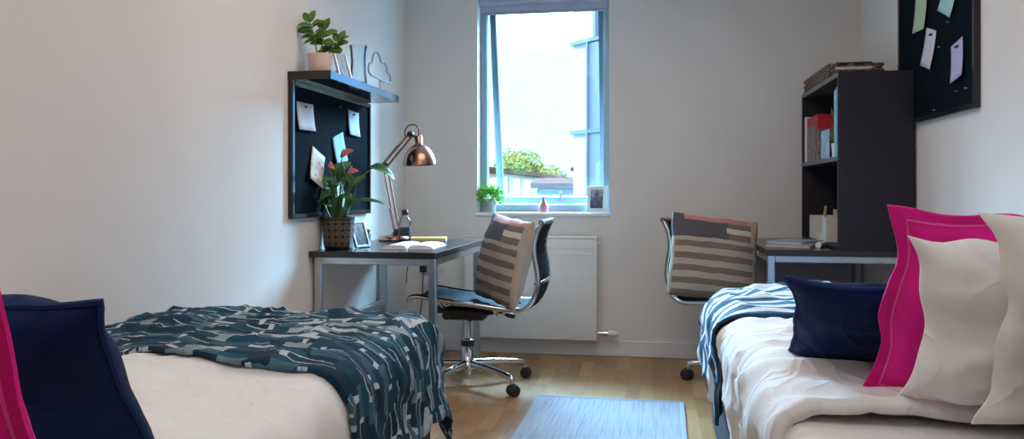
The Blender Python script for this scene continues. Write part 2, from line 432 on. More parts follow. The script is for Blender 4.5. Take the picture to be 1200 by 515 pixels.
# window ------------------------------------------------------------
win = bpy.data.objects.new('window_1', None); C.objects.link(win); win['kind'] = 'structure'
win['label'] = 'tall narrow window with its top-hung sash pushed open'; win['category'] = 'window'
FY0, FY1, FW = YB + .10, YB + .17, .042
bm = bmesh.new()
box(bm, WX0, WX0 + FW, FY0, FY1, WZ0, WZ1, .004, 1); box(bm, WX1 - FW, WX1, FY0, FY1, WZ0, WZ1, .004, 1)
box(bm, WX0 + FW, WX1 - FW, FY0, FY1, WZ0, WZ0 + .05, .004, 1); box(bm, WX0 + FW, WX1 - FW, FY0, FY1, WZ1 - FW, WZ1, .004, 1)
obj('window_frame', bm, 'upvc', win)
sx0, sx1, sh = WX0 + .038, WX1 - .038, WZ1 - .04 - (WZ0 + .05) + .03
bm = bmesh.new(); SW = .042
box(bm, sx0, sx0 + SW, -.025, .025, -sh, 0, .004, 1); box(bm, sx1 - SW, sx1, -.025, .025, -sh, 0, .004, 1)
box(bm, sx0 + SW, sx1 - SW, -.025, .025, -sh, -sh + SW, .004, 1); box(bm, sx0 + SW, sx1 - SW, -.025, .025, -SW, 0, .004, 1)
sash = obj('sash', bm, 'sash_backlit', win, loc=(0, FY1 + .03, WZ1 - .035), rot=(math.radians(13), 0, 0))
obj('pane', BX(sx0 + SW - .005, sx1 - SW + .005, -.004, .004, -sh + SW - .005, -SW + .005), 'glass', sash)
bm = bmesh.new()
cxm = (sx0 + sx1) / 2 + .07
box(bm, cxm - .016, cxm + .016, -.045, -.024, -sh + .008, -sh + .036, .004, 2)
box(bm, cxm - .012, cxm + .010, -.062, -.042, -sh + .012, -sh + .085, .005, 2)
obj('handle', bm, 'handle', sash)
bm = bmesh.new()
box(bm, WX0 - .012, WX1 + .012, YB - .022, FY0 + .005, WZ0 - .02, WZ0 + .002, .005, 2)
struct('windowsill', bm, 'sill', 'white sill board below the window', 'windowsill')
bl = thing('roller_blind', 'grey blue roller blind rolled up at the top of the window', 'blind', (0, YB + .05, 0))
obj('blind_fabric', BX(WX0 + .012, WX1 - .012, -.002, .002, 2.172, WZ1 - .03), 'blind', bl)
obj('bottom_bar', BX(WX0 + .012, WX1 - .012, -.007, .007, 2.158, 2.176, .004, 2), 'upvc', bl)
bm = bmesh.new(); tube(bm, [(WX0 + .006, 0, WZ1 - .03), (WX1 - .006, 0, WZ1 - .03)], .022, 14)
obj('roller', bm, 'blind', bl, True)

# ------------------------------------------------------------------ outside
struct('ground', BX(-90, 70, 9, 200, -1.0, -.25), mat('dry_grass_field', (.12, .105, .07), .95, spec=0, vary=.25, scale=.15), 'pale grassy ground outside the window', 'ground')
MB_ = mat('sunlit_render_wall', (.44, .33, .27), .9, spec=0, vary=.06, scale=.4)
MBR = mat('pinkish_brick', (.40, .24, .18), .9, spec=0, vary=.1, scale=1)
MRF = mat('brown_roof_sheet', (.06, .032, .024), .7, spec=0, vary=.12, scale=.6)
MGL = mat('blue_facade_glass', (.13, .17, .20), .35, vary=.1, scale=.4)
MMU = mat('blue_mullion', (.10, .14, .17), .4, vary=.05)
MPAN = mat('pale_cladding', (.40, .39, .38), .6, vary=.03, scale=.3)
# tall facade seen through the right side of the window
fd = Vector((1, -1.06, 0)).normalized()
fac = thing('apartment_building', 'tall pale building with a blue glass strip, outside right of window', 'building', (-3.0, 30, -.25), math.atan2(fd.y, fd.x))
obj('wall', BX(0, 9, .05, 6, 0, 15), MPAN, fac)
obj('glazing', BX(1.0, 1.95, -.03, .06, .4, 6.75), MGL, fac)
for z in (3.5, 6.85):
    obj('floor_band', BX(-.02, 9, -.10, .06, z - .07, z + .07), MMU, fac)
for x in (1.0, 1.95):
    obj('mullion', BX(x - .05, x + .05, -.12, .06, 0, 6.8), MMU, fac)
obj('mullion', BX(1.36, 1.5, -.12, .06, 6.9, 15), MMU, fac)

def shed(name, label, loc, rz, w, d, hgt, rise, wallm, nwin):
    t = thing(name, label, 'building', loc, rz)
    obj('wall', BX(0, w, 0, d, 0, hgt), wallm, t)
    bm = bmesh.new()
    vs = [bm.verts.new(p) for p in ((-.3, -.4, hgt - .05), (w + .3, -.4, hgt - .05), (w + .3, d / 2, hgt + rise), (-.3, d / 2, hgt + rise), (w + .3, d + .4, hgt - .05), (-.3, d + .4, hgt - .05),
                                   (-.3, -.4, hgt - .3), (w + .3, -.4, hgt - .3), (w + .3, d + .4, hgt - .3), (-.3, d + .4, hgt - .3))]
    for f in ((0, 1, 2, 3), (3, 2, 4, 5), (6, 7, 1, 0), (8, 9, 5, 4), (7, 8, 4, 2, 1), (9, 6, 0, 3, 5), (9, 8, 7, 6)): bm.faces.new([vs[i] for i in f])
    obj('roof', bm, MRF, t)
    for i in range(nwin):
        x = w * (i + .5) / nwin
        obj('window', BX(x - .7, x + .7, -.06, .05, hgt * .35, hgt * .8), MGL, t)
    return t
shed('low_building', 'long low building with brown roof, seen at left through window', (-8.34, 44.2, -.25), math.radians(88.5), 27, 7, 2.6, .45, MB_, 7)
shed('brick_outbuilding', 'low pinkish brick building with grey roof, seen through window bottom right', (-5.7, 39.6, -.25), math.radians(-6), 2.6, 3, 1.75, .25, MBR, 2)
shed('grey_hut', 'small grey hut next to the tall building, seen through window', (-6.4, 66, -.25), math.radians(0), 1.9, 3, 3.3, .2, MB_, 1)

def tree(label, loc, r, zc, seed):
    t = thing('tree', label, 'tree', loc)
    rnd = random.Random(seed)
    bm = bmesh.new()
    tube(bm, [(0, 0, 0), (.1, 0, zc * .5), (.05, .1, zc)], [.25, .2, .12], 8)
    for k in range(4):
        a = k * 1.6
        tube(bm, [(.05, .05, zc * .7), (r * .5 * math.cos(a), r * .5 * math.sin(a), zc + .2)], [.09, .04], 6)
    obj('trunk', bm, mat('bark', (.12, .09, .06), .9), t)
    bm = bmesh.new()
    for k in range(1500):
        d = Vector((rnd.gauss(0, 1), rnd.gauss(0, 1), rnd.gauss(0, .8))).normalized() * r * rnd.uniform(.55, 1.05)
        d.z *= .75
        c = Vector((0, 0, zc)) + d
        s = rnd.uniform(.045, .11) * r
        n = d.normalized() + Vector((rnd.uniform(-.6, .6), rnd.uniform(-.6, .6), rnd.uniform(-.6, .6)))
        n.normalize(); a = n.orthogonal().normalized(); b = n.cross(a)
        vs = [bm.verts.new(c + a * s * math.cos(q) * rnd.uniform(.7, 1) + b * s * math.sin(q) * rnd.uniform(.7, 1) + n * s * .2 * math.cos(3 * q)) for q in [i * PI / 3 for i in range(6)]]
        bm.faces.new(vs)
    obj('crown', bm, mat('pale_green_foliage', (.24, .24, .06), .8, vary=.3, scale=2), t)
tree('pale green rounded tree above the roofs outside the window', (-13.5, 80, -.25), 2.6, 3.78, 3)
tree('small pale shrubby tree right of the rounded tree outside the window', (-10.4, 80, -.25), 1.8, 2.66, 5)

# ------------------------------------------------------------------ radiator, sockets
rad = thing('radiator', 'white flat panel radiator on the wall below the window', 'radiator', ((-1.17 - .335) / 2, YB, .1))
rw = (1.17 - .335) / 2
bm = BX(-rw, rw, -.10, -.03, .005, .635, .008, 3)
obj('panel', bm, 'rad', rad, True)
bm = bmesh.new()
for z in (.535, .575): box(bm, -rw + .03, rw - .02, -.1035, -.095, z - .002, z + .002)
obj('groove', bm, 'trim', rad)
bm = bmesh.new()
box(bm, -rw - .001, rw + .001, -.104, -.028, .63, .645, .004, 2)
obj('top_grille', bm, 'rad', rad, True)
bm = bmesh.new()
for x in (-rw + .1, rw - .1): obj('bracket', BX(x - .02, x + .02, -.035, .0, .1, .5), 'rad', rad)
bm = bmesh.new(); tube(bm, [(rw, -.065, .60), (rw + .008, -.065, .60)], .012, 12)
obj('air_vent', bm, 'chrome', rad, True)
v = bmesh.new()
tube(v, [(rw - .002, -.065, .05), (rw + .012, -.065, .05)], .010, 12); tube(v, [(rw + .012, -.065, .05), (rw + .035, -.065, .05)], .014, 12)
tube(v, [(rw + .035, -.065, .05), (rw + .065, -.065, .05)], .018, 12); tube(v, [(rw + .045, -.065, .05), (rw + .045, .0, .05)], .008, 10)
valve = obj('valve', v, 'chrome', rad, True)
v = bmesh.new(); tube(v, [(rw + .065, -.065, .05), (rw + .07, -.065, .05), (rw + .075, -.065, .05), (rw + .12, -.065, .05), (rw + .125, -.065, .05)], [.012, .019, .021, .019, .014], 16)
obj('thermostat_head', v, 'white', valve, True)

def socket(label, x, z, plug=False):
    t = thing('wall_socket', label, 'socket', (x, YB, z), 0, 'double sockets under the left desk')
    obj('faceplate', BX(-.073, .073, -.010, 0, -.043, .043, .004, 2), 'socket', t, True)
    for s in (-1, 1):
        bm = bmesh.new()
        for dx, dz, w, h in ((0, .010, .004, .008), (-.011, -.014, .007, .004), (.011, -.014, .007, .004)):
            box(bm, s * .036 + dx - w / 2, s * .036 + dx + w / 2, -.0105, -.0085, dz - h / 2, dz + h / 2)
        obj('outlet', bm, 'black', t)
        obj('switch', BX(s * .012 - .006, s * .012 + .006, -.0125, -.009, .012, .030, .002, 1), 'white', t)
    return t
socket('upper double wall socket, with a black plug in it', -1.395, .525)
socket('lower double wall socket with nothing plugged in', -1.395, .425)
pl = thing('power_plug', 'black plug with its cable in the wall socket under the desk', 'plug', (-1.455, YB - .011, .525))
bm = BX(-.022, .022, -.035, -.0, -.024, .024, .008, 3)
obj('plug_body', bm, 'black', pl, True)
bm = bmesh.new(); tube(bm, smooth([(0, -.018, -.022), (0, -.03, -.1), (-.005, -.05, -.25), (-.03, -.08, -.38), (-.07, -.12, -.455), (-.085, -.2, -.512)], 6), .0035, 8)
obj('power_cable', bm, 'black', pl, True)

# ------------------------------------------------------------------ desks
def desk(label, x0, x1, y0, y1, leftlegs, panel_x):
    t = thing('desk', label, 'desk', ((x0 + x1) / 2, (y0 + y1) / 2, 0), 0)
    a, b = (x1 - x0) / 2, (y1 - y0) / 2
    obj('desktop', BX(-a, a, -b, b, .714, .743, .002, 1), 'deskblack', t)
    q = .034
    for sy in (-1, 1):
        for s in (-1, 1):
            lx, ly = s * (a - .026), sy * (b - .055)
            obj('leg', BX(lx - q / 2, lx + q / 2, ly - q / 2, ly + q / 2, .004, .714, .003, 1), 'steel', t)
        obj('end_rail', BX(-a + .043, a - .043, sy * (b - .055) - q / 2, sy * (b - .055) + q / 2, .680, .714, .003, 1), 'steel', t)
    for s in (-1, 1):
        obj('side_rail', BX(s * (a - .026) - q / 2, s * (a - .026) + q / 2, -b + .073, b - .073, .680, .714, .003, 1), 'steel', t)
    wx = -panel_x * (a - .026)
    obj('foot_rail', BX(wx - .014, wx + .014, -b + .073, b - .073, .36, .39, .003, 1), 'steel', t)
    return t
ld = desk('black topped desk with steel legs under the pinboard shelf', -1.576, -.968, 3.47, 4.50, True, 1)
rdk = desk('black topped desk carrying the tall charcoal bookcase', .535, 1.20, 3.935, 4.95, True, -1)
obj('modesty_panel', BX(-.30, .27, .455, .467, .25, .70), mat('grey_panel', (.30, .29, .31), .6), rdk)

# ------------------------------------------------------------------ pinboards and shelf
def board(name, label, wx, face, y0, y1, z0, z1):
    t = thing(name, label, 'pinboard', (wx, (y0 + y1) / 2, z0), 0)
    w, h = (y1 - y0) / 2, z1 - z0
    d = .024; s = face
    xs = sorted((0, s * .014)); obj('felt_panel', BX(xs[0], xs[1], -w + .01, w - .01, .01, h - .01), 'board', t)
    xs = sorted((0, s * d))
    obj('frame_side', BX(xs[0], xs[1], -w, -w + .022, 0, h, .002, 1), 'boardframe', t)
    obj('frame_side', BX(xs[0], xs[1], w - .022, w, 0, h, .002, 1), 'boardframe', t)
    obj('frame_bottom', BX(xs[0], xs[1], -w + .022, w - .022, 0, .022, .002, 1), 'boardframe', t)
    obj('frame_top', BX(xs[0], xs[1], -w + .022, w - .022, h - .022, h, .002, 1), 'boardframe', t)
    return t
board('pinboard', 'black pinboard under the shelf, behind the anthurium plant', XL, 1, 3.262, 4.245, .90, 1.512)
board('pinboard', 'black pinboard on the right wall above the pink cushion', XR, -1, 3.22, 4.16, 1.335, 2.10)
sf = obj('wall_shelf', BX(XL, -1.378, 3.258, 4.20, 1.512, 1.55, .0015, 1), 'shelfblack')
tag(sf, 'black floating wall shelf above the left pinboard', 'shelf')

def note(label, wx, face, y, z, w, h, ang, m, pin=None, curl=.012, group=None, cat='note'):
    """a sheet pinned at its top on a board; y,z is its centre"""
    t = thing('pinned_note', label, cat, (wx, y, z), 0, group)
    bm = bmesh.new(); lay = bm.loops.layers.uv.verify(); n = 6
    g = []
    for j in range(n + 1):
        r = []
        for i in range(n + 1):
            u, v = i / n, j / n
            a, b = (u - .5) * w, (v - .5) * h
            yy = -face * 0 + a * math.cos(ang) - b * math.sin(ang); zz = a * math.sin(ang) + b * math.cos(ang)
            r.append(bm.verts.new((face * (.003 + curl * (1 - v) ** 2 + .004 * abs(u - .5)), yy, zz)))
        g.append(r)
    for j in range(n):
        for i in range(n):
            f = bm.faces.new((g[j][i], g[j][i + 1], g[j + 1][i + 1], g[j + 1][i]))
            for l, (p, q) in zip(f.loops, ((i, j), (i + 1, j), (i + 1, j + 1), (i, j + 1))):
                uu = p / n if face < 0 else p / n
                l[lay].uv = (uu, q / n)
    o = obj('sheet', bm, m, t, True)
    s = o.modifiers.new('s', 'SOLIDIFY'); s.thickness = .0008; s.offset = 0
    dy, dz = -(h * .36) * math.sin(ang), h * .36 * math.cos(ang)
    if pin == 'clip':
        bm = BX(-.004 if face > 0 else -.012, .012 if face > 0 else .004, dy - .018, dy + .012, dz - .004, dz + .004, .002, 1)
        obj('clip', bm, 'black', t)
    elif pin:
        bm = bmesh.new(); tube(bm, [(0, dy, dz), (face * .006, dy, dz), (face * .012, dy, dz)], [.003, .005, .006], 8)
        obj('push_pin', bm, pin, t, True)
    return t
BXL = XL + .0142; BXR = XR - .0142
nm_w = note_mat('white_note_paper', (.66, .62, .66), (.3, .3, .38))
nm_b = note_mat('pale_blue_note_paper', (.55, .66, .78), (.2, .3, .45))
nm_b2 = note_mat('sky_blue_note_paper', (.32, .55, .68))
nm_g = note_mat('pale_green_note_paper', (.42, .55, .38))
nm_c = note_mat('cyan_note_paper', (.36, .60, .64))
nm_w2 = note_mat('white_lilac_note_paper', (.62, .60, .70), (.3, .3, .4))
nm_l = note_mat('lilac_note_paper', (.46, .42, .68), (.7, .7, .85))
nm_f = note_mat('floral_card', (.70, .64, .55), (.45, .13, .16), True)
note('white note at top left of the left pinboard', BXL, 1, 3.40, 1.363, .175, .125, 0.02, nm_w, 'black')
note('pale blue note at top right of the left pinboard', BXL, 1, 3.99, 1.382, .15, .13, -.03, nm_b, 'black')
note('floral patterned card pinned left of the anthurium flower', BXL, 1, 3.525, 1.135, .15, .16, -.32, nm_f, None, cat='card')
note('sky blue note tilted behind the coral anthurium flower', BXL, 1, 3.80, 1.235, .14, .15, .28, nm_b2, None)
note('pale note pinned low on the board behind the anthurium leaves', BXL, 1, 3.80, 1.0, .11, .12, .1, nm_b, None)
note('pale green note at top left of the right pinboard', BXR, -1, 3.83, 1.835, .155, .185, .05, nm_g, 'redbook')
note('cyan note at the top right of the right pinboard', BXR, -1, 3.49, 1.815, .15, .14, .40, nm_c, None)
note('white note tilted on the right pinboard above the bookcase', BXR, -1, 3.72, 1.645, .13, .165, .30, nm_w2, 'clip')
note('lilac note nearest the lower corner of the right pinboard', BXR, -1, 3.395, 1.54, .125, .155, -.16, nm_l, 'clip')
for i, (y, z) in enumerate(((3.50, 1.715), (3.60, 1.63), (3.41, 1.42), (3.66, 1.37), (3.31, 1.42))):
    bm = bmesh.new(); tube(bm, [(0, 0, 0), (-.006, 0, 0), (-.010, 0, 0)], [.002, .003, .004], 8)
    o = obj('push_pin', bm, 'wire', None, True, loc=(BXR, y, z))
    tag(o, ['bare push pin right of the white note on right pinboard', 'bare push pin level with the white note clip on right pinboard', 'bare push pin below the lilac note on right pinboard',
            'bare push pin at the bottom edge of right pinboard', 'bare push pin below the right corner of the lilac note'][i], 'pin', 'bare pins on the right pinboard')
bm = bmesh.new(); tube(bm, [(0, 0, 0), (.006, 0, 0), (.012, 0, 0)], [.003, .005, .006], 8)
tag(obj('push_pin', bm, 'black', None, True, loc=(BXL, 3.80, 1.45)), 'dark push pin alone between the two top notes on left pinboard', 'pin')

# ------------------------------------------------------------------ office chairs
RAIL = [(.262, .455), (.255, .478), (.215, .486), (.13, .474), (0, .458), (-.12, .444), (-.22, .432), (-.30, .428), (-.352, .447), (-.385, .495), (-.402, .565), (-.397, .635), (-.385, .70), (-.384, .76), (-.40, .82), (-.425, .872)]
def office_chair(label, x, y, face, star):
    t = thing('office_chair', label, 'chair', (x, y, 0), 0, 'ribbed mesh office chairs')
    R = Matrix.Rotation(face, 4, 'Z')
    def part(name, bm, m, parent=t, sm=True, rot=True):
        if rot: bm.transform(R)
        return obj(name, bm, m, parent, sm)
    curve = smooth([(p, 0, q) for p, q in RAIL], 5)
    W = .205
    for s in (-1, 1):
        part('side_rail', tube(bmesh.new(), [(p.x, s * W, p.z) for p in curve], .013, 10), 'chrome')
    ks = next(i for i, p in enumerate(curve) if p.x < -.36)
    def sling(pts):
        bm = bmesh.new(); rows = []
        for k, p in enumerate(pts):
            q = pts[min(k + 1, len(pts) - 1)] - pts[max(k - 1, 0)]
            nrm = Vector((q.z, 0, -q.x)).normalized()
            if nrm.z < 0 and abs(nrm.z) > .5: nrm = -nrm
            rib = .002 * math.sin(k * 2.1)
            rows.append([(bm.verts.new(p + Vector((0, yy, 0)) + Vector((nrm.x, 0, nrm.z)) * (rib - .014 * (1 - (yy / W) ** 2)))) for yy in [W * (i / 5 - 1) for i in range(11)]])
        for a, b in zip(rows, rows[1:]):
            for i in range(10): bm.faces.new((a[i], a[i + 1], b[i + 1], b[i]))
        return bm
    for nme, pts in (('seat', curve[3:ks + 1]), ('backrest', curve[ks:-1])):
        o = part(nme, sling(pts), 'mesh'); m = o.modifiers.new('s', 'SOLIDIFY'); m.thickness = .012; m.offset = 0
    # top bar and under-seat bridges
    part('top_bar', tube(bmesh.new(), [(-.422, -W - .012, .868), (-.422, W + .012, .868)], .013, 10), 'chrome')
    for px, pz in ((.10, .445), (-.18, .415)):
        part('seat_bridge', tube(bmesh.new(), smooth([(px, -W, pz + .022), (px, -.12, pz - .02), (px, .12, pz - .02), (px, W, pz + .022)], 4), .011, 8), 'chrome')
    bm = bmesh.new(); tube(bm, smooth([(-.39, -W, .56), (-.43, -.1, .57), (-.43, .1, .57), (-.39, W, .56)], 4), .009, 8)
    part('back_brace', bm, 'chrome')
    bm = box(bmesh.new(), -.10, .12, -.055, .055, .345, .405, .015, 3)
    box(bm, -.16, .18, -.03, .03, .375, .412, .01, 2); tube(bm, smooth([(.14, -.05, .39), (.12, -.06, .41), (.08, -.06, .385)], 4), .012, 8)
    for s in (-1, 1): tube(bm, [(-.08, s * .04, .375), (-.20, s * .07, .40), (-.27, s * .09, .425)], .009, 8)
    tube(bm, [(.10, -.07, .37), (.10, .07, .37)], .022, 14); tube(bm, [(-.03, -.075, .36), (-.03, .075, .36)], .016, 12)
    mech = part('tilt_mechanism', bm, 'black')
    bm = tube(bmesh.new(), [(-.06, -.05, .375), (-.12, -.13, .365), (-.20, -.16, .345)], .006, 8)
    part('lever', bm, 'chrome', mech)
    bm = tube(bmesh.new(), [(-.17, -.148, .352), (-.185, -.155, .349), (-.215, -.165, .341), (-.225, -.168, .338)], [.006, .014, .016, .008], 10)
    part('lever_knob', bm, 'black', mech)
    bm = tube(bmesh.new(), [(.12, -.04, .40), (.17, -.10, .385), (.19, -.12, .36)], .008, 8); part('tension_handle', bm, 'chrome', mech)
    bm = lathe(bmesh.new(), [(.0, .05), (.022, .05), (.024, .075), (.046, .085), (.046, .118), (.034, .128), (.034, .20), (.033, .205), (.033, .24), (.018, .245), (.018, .35), (0, .35)], n=20)
    part('gas_column', bm, 'chrome')
    lathe_b = lathe(bmesh.new(), [(.0355, .205), (.0355, .235), (.020, .245), (.020, .205)], n=20); part('column_collar', lathe_b, 'black')
    for k in range(5):
        a = star + k * 2 * PI / 5; ca, sa = math.cos(a), math.sin(a)
        pts = smooth([(.03 * ca, .03 * sa, .112), (.15 * ca, .15 * sa, .108), (.29 * ca, .29 * sa, .094), (.335 * ca, .335 * sa, .082), (.34 * ca, .34 * sa, .058)], 5)
        n = len(pts)
        leg = obj('base_leg', tube(bmesh.new(), pts, [.020 - .007 * i / n for i in range(n)], 10), 'chrome', t, True)
        bm = bmesh.new()
        c = Vector((.345 * ca, .345 * sa, .028)); e = a + .9 + k * 1.3
        ax = Vector((math.cos(e), math.sin(e), 0))
        for s in (-1, 1):
            tube(bm, [c + ax * (s * .007), c + ax * (s * .010), c + ax * (s * .024), c + ax * (s * .027)], [.024, .0278, .0278, .022], 18)
        tube(bm, [c + ax * -.012 + Vector((0, 0, .006)), c + ax * .012 + Vector((0, 0, .006))], .027, 14)
        tube(bm, [c, c + Vector((0, 0, .034))], .012, 10)
        obj('caster', bm, 'rubber', leg, True)
    return t
office_chair('dark mesh office chair at the left desk, wheeled chrome base showing', -.965, 4.10, PI, math.radians(36))
office_chair('dark mesh office chair half hidden behind the striped blanket bed', .525, 4.36, math.radians(-30), math.radians(172))

# ------------------------------------------------------------------ cushions
def cushion(name, label, cat, mtx, w, h, t, m, pinch=.07, flange=0, pipe=None, seed=0, group=None, wr=.006, backm=None, n=40, sag=.0, ear=0):
    rnd = random.Random(seed); off = Vector((rnd.uniform(0, 50),) * 3)
    bm = bmesh.new(); lay = bm.loops.layers.uv.verify()
    cf = 1 - flange
    def co(u, v, side):
        x = u * w / 2 * (1 - pinch * (1 - v * v) * u * u); z = v * h / 2 * (1 - pinch * (1 - u * u) * v * v)
        if ear:
            e = abs(u * v) ** 6; x *= 1 + ear * e; z *= 1 + ear * e
        uu, vv = min(1, abs(u) / cf), min(1, abs(v) / cf)
        prof = max(0, (1 - uu ** 2.6) * (1 - vv ** 2.6)) ** .55
        k = t / 2 * prof * (1 + sag * -v)
        nn = noise.noise(Vector((x * 9, z * 9, side * 3)) + off) * wr * 1.5 + noise.noise(Vector((x * 26, z * 26, side * 5)) + off) * wr * .5
        rim = noise.noise(Vector((x * 7, z * 7, 0)) + off * 2) * wr * 2.2 * (max(abs(u), abs(v)) ** 4)
        wv = (noise.noise(Vector((z * 13, 5, 0)) + off) * u * abs(u) ** 3, noise.noise(Vector((x * 13, 9, 0)) + off) * v * abs(v) ** 3)
        x += wr * 1.3 * wv[0]; z += wr * 1.3 * wv[1]
        y = side * (k + .0028 + nn * min(1, prof * 2)) + rim
        return Vector((x, y, z))
    for side in (-1, 1):
        g = [[bm.verts.new(co(2 * i / n - 1, 2 * j / n - 1, side)) for i in range(n + 1)] for j in range(n + 1)]
        for j in range(n):
            for i in range(n):
                f = bm.faces.new((g[j][i], g[j][i + 1], g[j + 1][i + 1], g[j + 1][i]))
                if backm and side > 0: f.material_index = 1
                for l, (p, q) in zip(f.loops, ((i, j), (i + 1, j), (i + 1, j + 1), (i, j + 1))): l[lay].uv = (p / n, q / n)
        b = [g[0][i] for i in range(n)] + [g[j][n] for j in range(n)] + [g[n][i] for i in range(n, 0, -1)] + [g[j][0] for j in range(n, 0, -1)]
        if side < 0: b0 = b
        else:
            for i in range(len(b)):
                k = (i + 1) % len(b); bm.faces.new((b0[i], b0[k], b[k], b[i]))
    edge = [(b0[i].co + b[i].co) / 2 for i in range(len(b))]
    ring = edge
    if flange and pipe:
        ring = []
    root = bpy.data.objects.new(name, None); C.objects.link(root); tag(root, label, cat, group)
    root.matrix_world = mtx
    o = obj('cover', bm, [m, backm] if backm else m, root, True)
    if pipe:
        bm = bmesh.new()
        if flange:
            q = cf; pts = []
            for i in range(48):
                s = i / 48 * 4; k = int(s); f = (s - k) * 2 - 1
                u, v = ((f, -1), (1, f), (-f, 1), (-1, -f))[k]
                pts.append((u * q, v * q))
            for side in (-1, 1):
                tube(bm, [co(u, v, side) for u, v in pts], .0035, 6, True)
        else: tube(bm, edge, .0055, 6, True)
        obj('piping', bm, pipe, root, True)
    return root

def tilt(loc, yaw, lean, roll=0):
    """cushion frame: local -y is its front; yaw about z, lean backwards (top towards +y local), roll in its plane"""
    m = Matrix.Translation(Vector(loc)) @ Matrix.Rotation(yaw, 4, 'Z') @ Matrix.Rotation(-lean, 4, 'X') @ Matrix.Rotation(roll, 4, 'Y')
    return m

d2r = math.radians
# on the chairs
cushion('striped_cushion', 'beige striped cushion leaning on the left desk chair', 'cushion', tilt((-.755, 4.02, .668), d2r(-50), d2r(12), d2r(5)), .45, .45, .15, 'cushstripe', .03, 0, None, 3, 'striped cushions on the office chairs', backm='cushback')
cushion('striped_cushion', 'beige striped cushion on the chair behind the right bed', 'cushion', tilt((.31, 4.27, .675), d2r(12), d2r(13), d2r(7)), .46, .44, .15, 'cushstripe', .03, 0, None, 4, 'striped cushions on the office chairs', backm='cushback')

# ------------------------------------------------------------------ beds
class Bed:
    def __init__(s, wx, sg, yh, S, T, ztop, R):
        s.wx, s.sg, s.yh, s.S, s.T, s.z, s.R = wx, sg, yh, S, T, ztop, R
    def pt(s, a_, b_, lift=0, seed=0, flare=.02, hang=.012, top=.010, kf=34):
        R = s.R + lift; S0, T0 = s.S - s.R, s.T - s.R
        a, b = a_ - S0, b_ - T0
        off = Vector((seed * 3.1, seed * 1.7, seed))
        x, y, z = a_, b_, s.z + lift
        nz = noise.noise(Vector((a_ * 3.2, b_ * 3.2, 0)) + off) * top + noise.noise(Vector((a_ * 9, b_ * 9, 3)) + off) * top * .35
        q1 = noise.noise(Vector((a_ * 2.6 + b_ * 1.4, b_ * 4.4 - a_ * 1.2, 7)) + off); q2 = noise.noise(Vector((a_ * 6 - b_ * 2.0, b_ * 6 + a_ * 3, 17)) + off)
        nz += top * (.95 * max(0, 1 - abs(q1) * 5) ** 1.5 + .55 * max(0, 1 - abs(q2) * 5) ** 1.5)
        if a <= 0 and b <= 0: r = 0; dx = dy = 0
        elif b <= 0: r = a; dx, dy = 1, 0
        elif a <= 0: r = b; dx, dy = 0, 1
        else: r = math.hypot(a, b); dx, dy = a / r, b / r
        if r > 0:
            q = min(r / R, PI / 2); rest = max(0, r - R * PI / 2)
            f = R * math.sin(q) + flare * min(1, rest / .3); g = R * (1 - math.cos(q)) + rest
            tang = (b_ if dy == 0 else (a_ if dx == 0 else (a_ - b_) * .8 + math.atan2(dy, dx) * .3))
            k = min(1, rest / .18)
            f += hang * k * (math.sin(tang * kf + 2 * noise.noise(Vector((tang * 3, rest * 2, seed))) + 1.5 * rest) + .6 * noise.noise(Vector((tang * 11, rest * 4, seed + 9))))
            x = min(a_, S0) + f * dx; y = min(b_, T0) + f * dy
            z = s.z + lift - g + nz * math.cos(q)
            n = nz * math.sin(q); x += n * dx; y += n * dy
        else: z += nz
        # soft crown across the bed
        z += .018 * max(0, 1 - ((x / s.S) * 2 - 1) ** 2) * (1 if r == 0 else max(0, 1 - r / .2))
        return Vector((s.wx + s.sg * x, s.yh + y, z))

def cloth(bed, s0, s1, t0, t1, ds, lift, **kw):
    """grid over the bed; s0,s1,t0,t1 may be functions of the other coordinate (0..1)"""
    fn = lambda f, q: f(q) if callable(f) else f
    smax = fn(s1, .5); tmin = fn(t0, .5)
    ns = int((smax - fn(s0, .5)) / ds) + 1; nt_ = int((fn(t1, .5) - tmin) / ds) + 1
    bm = bmesh.new(); lay = bm.loops.layers.uv.verify(); g = []; st = []
    for j in range(nt_ + 1):
        r = []; rs = []
        for i in range(ns + 1):
            fi, fj = i / ns, j / nt_
            s = fn(s0, fj) + (fn(s1, fj) - fn(s0, fj)) * fi; t = fn(t0, fi) + (fn(t1, fi) - fn(t0, fi)) * fj
            r.append(bm.verts.new(bed.pt(s, t, lift, **kw))); rs.append((s, t))
        g.append(r); st.append(rs)
    for j in range(nt_):
        for i in range(ns):
            f = bm.faces.new((g[j][i], g[j][i + 1], g[j + 1][i + 1], g[j + 1][i]))
            for l, (p, q) in zip(f.loops, ((i, j), (i + 1, j), (i + 1, j + 1), (i, j + 1))): l[lay].uv = st[q][p]
    return bm

def bed_base(label, wx, sg, yh, W, Ln):
    t = thing('bed', label, 'bed', (wx + sg * W / 2, yh + Ln / 2, 0))
    a, b = W / 2, Ln / 2
    obj('divan_base', BX(-a, a, -b, b, .055, .36, .012, 2), 'divan', t)
    for sx in (-1, 1):
        for yy in (-b + .12, b - .42):
            lx = sx * (a - .05)
            bm = lathe(bmesh.new(), [(.018, 0), (.024, .004), (.024, .03), (.014, .036), (.012, .06)], lx, yy, 0, 14)
            obj('foot', bm, 'black', t, True)
    obj('mattress', BX(-a + .005, a - .005, -b, b - .005, .36, .575, .045, 4), 'sheet', t, True)
    return t

LB = Bed(XL + .018, 1, .45, .895, 2.035, .605, .085)
bed_base('single bed along the left wall under the navy dash blanket', XL + .018, 1, .47, .86, 2.0)
RB = Bed(XR - .018, -1, 1.40, .965, 2.0, .605, .085)
bed_base('single bed along the right wall under the blue striped blanket', XR - .018, -1, 1.37, .945, 2.02)

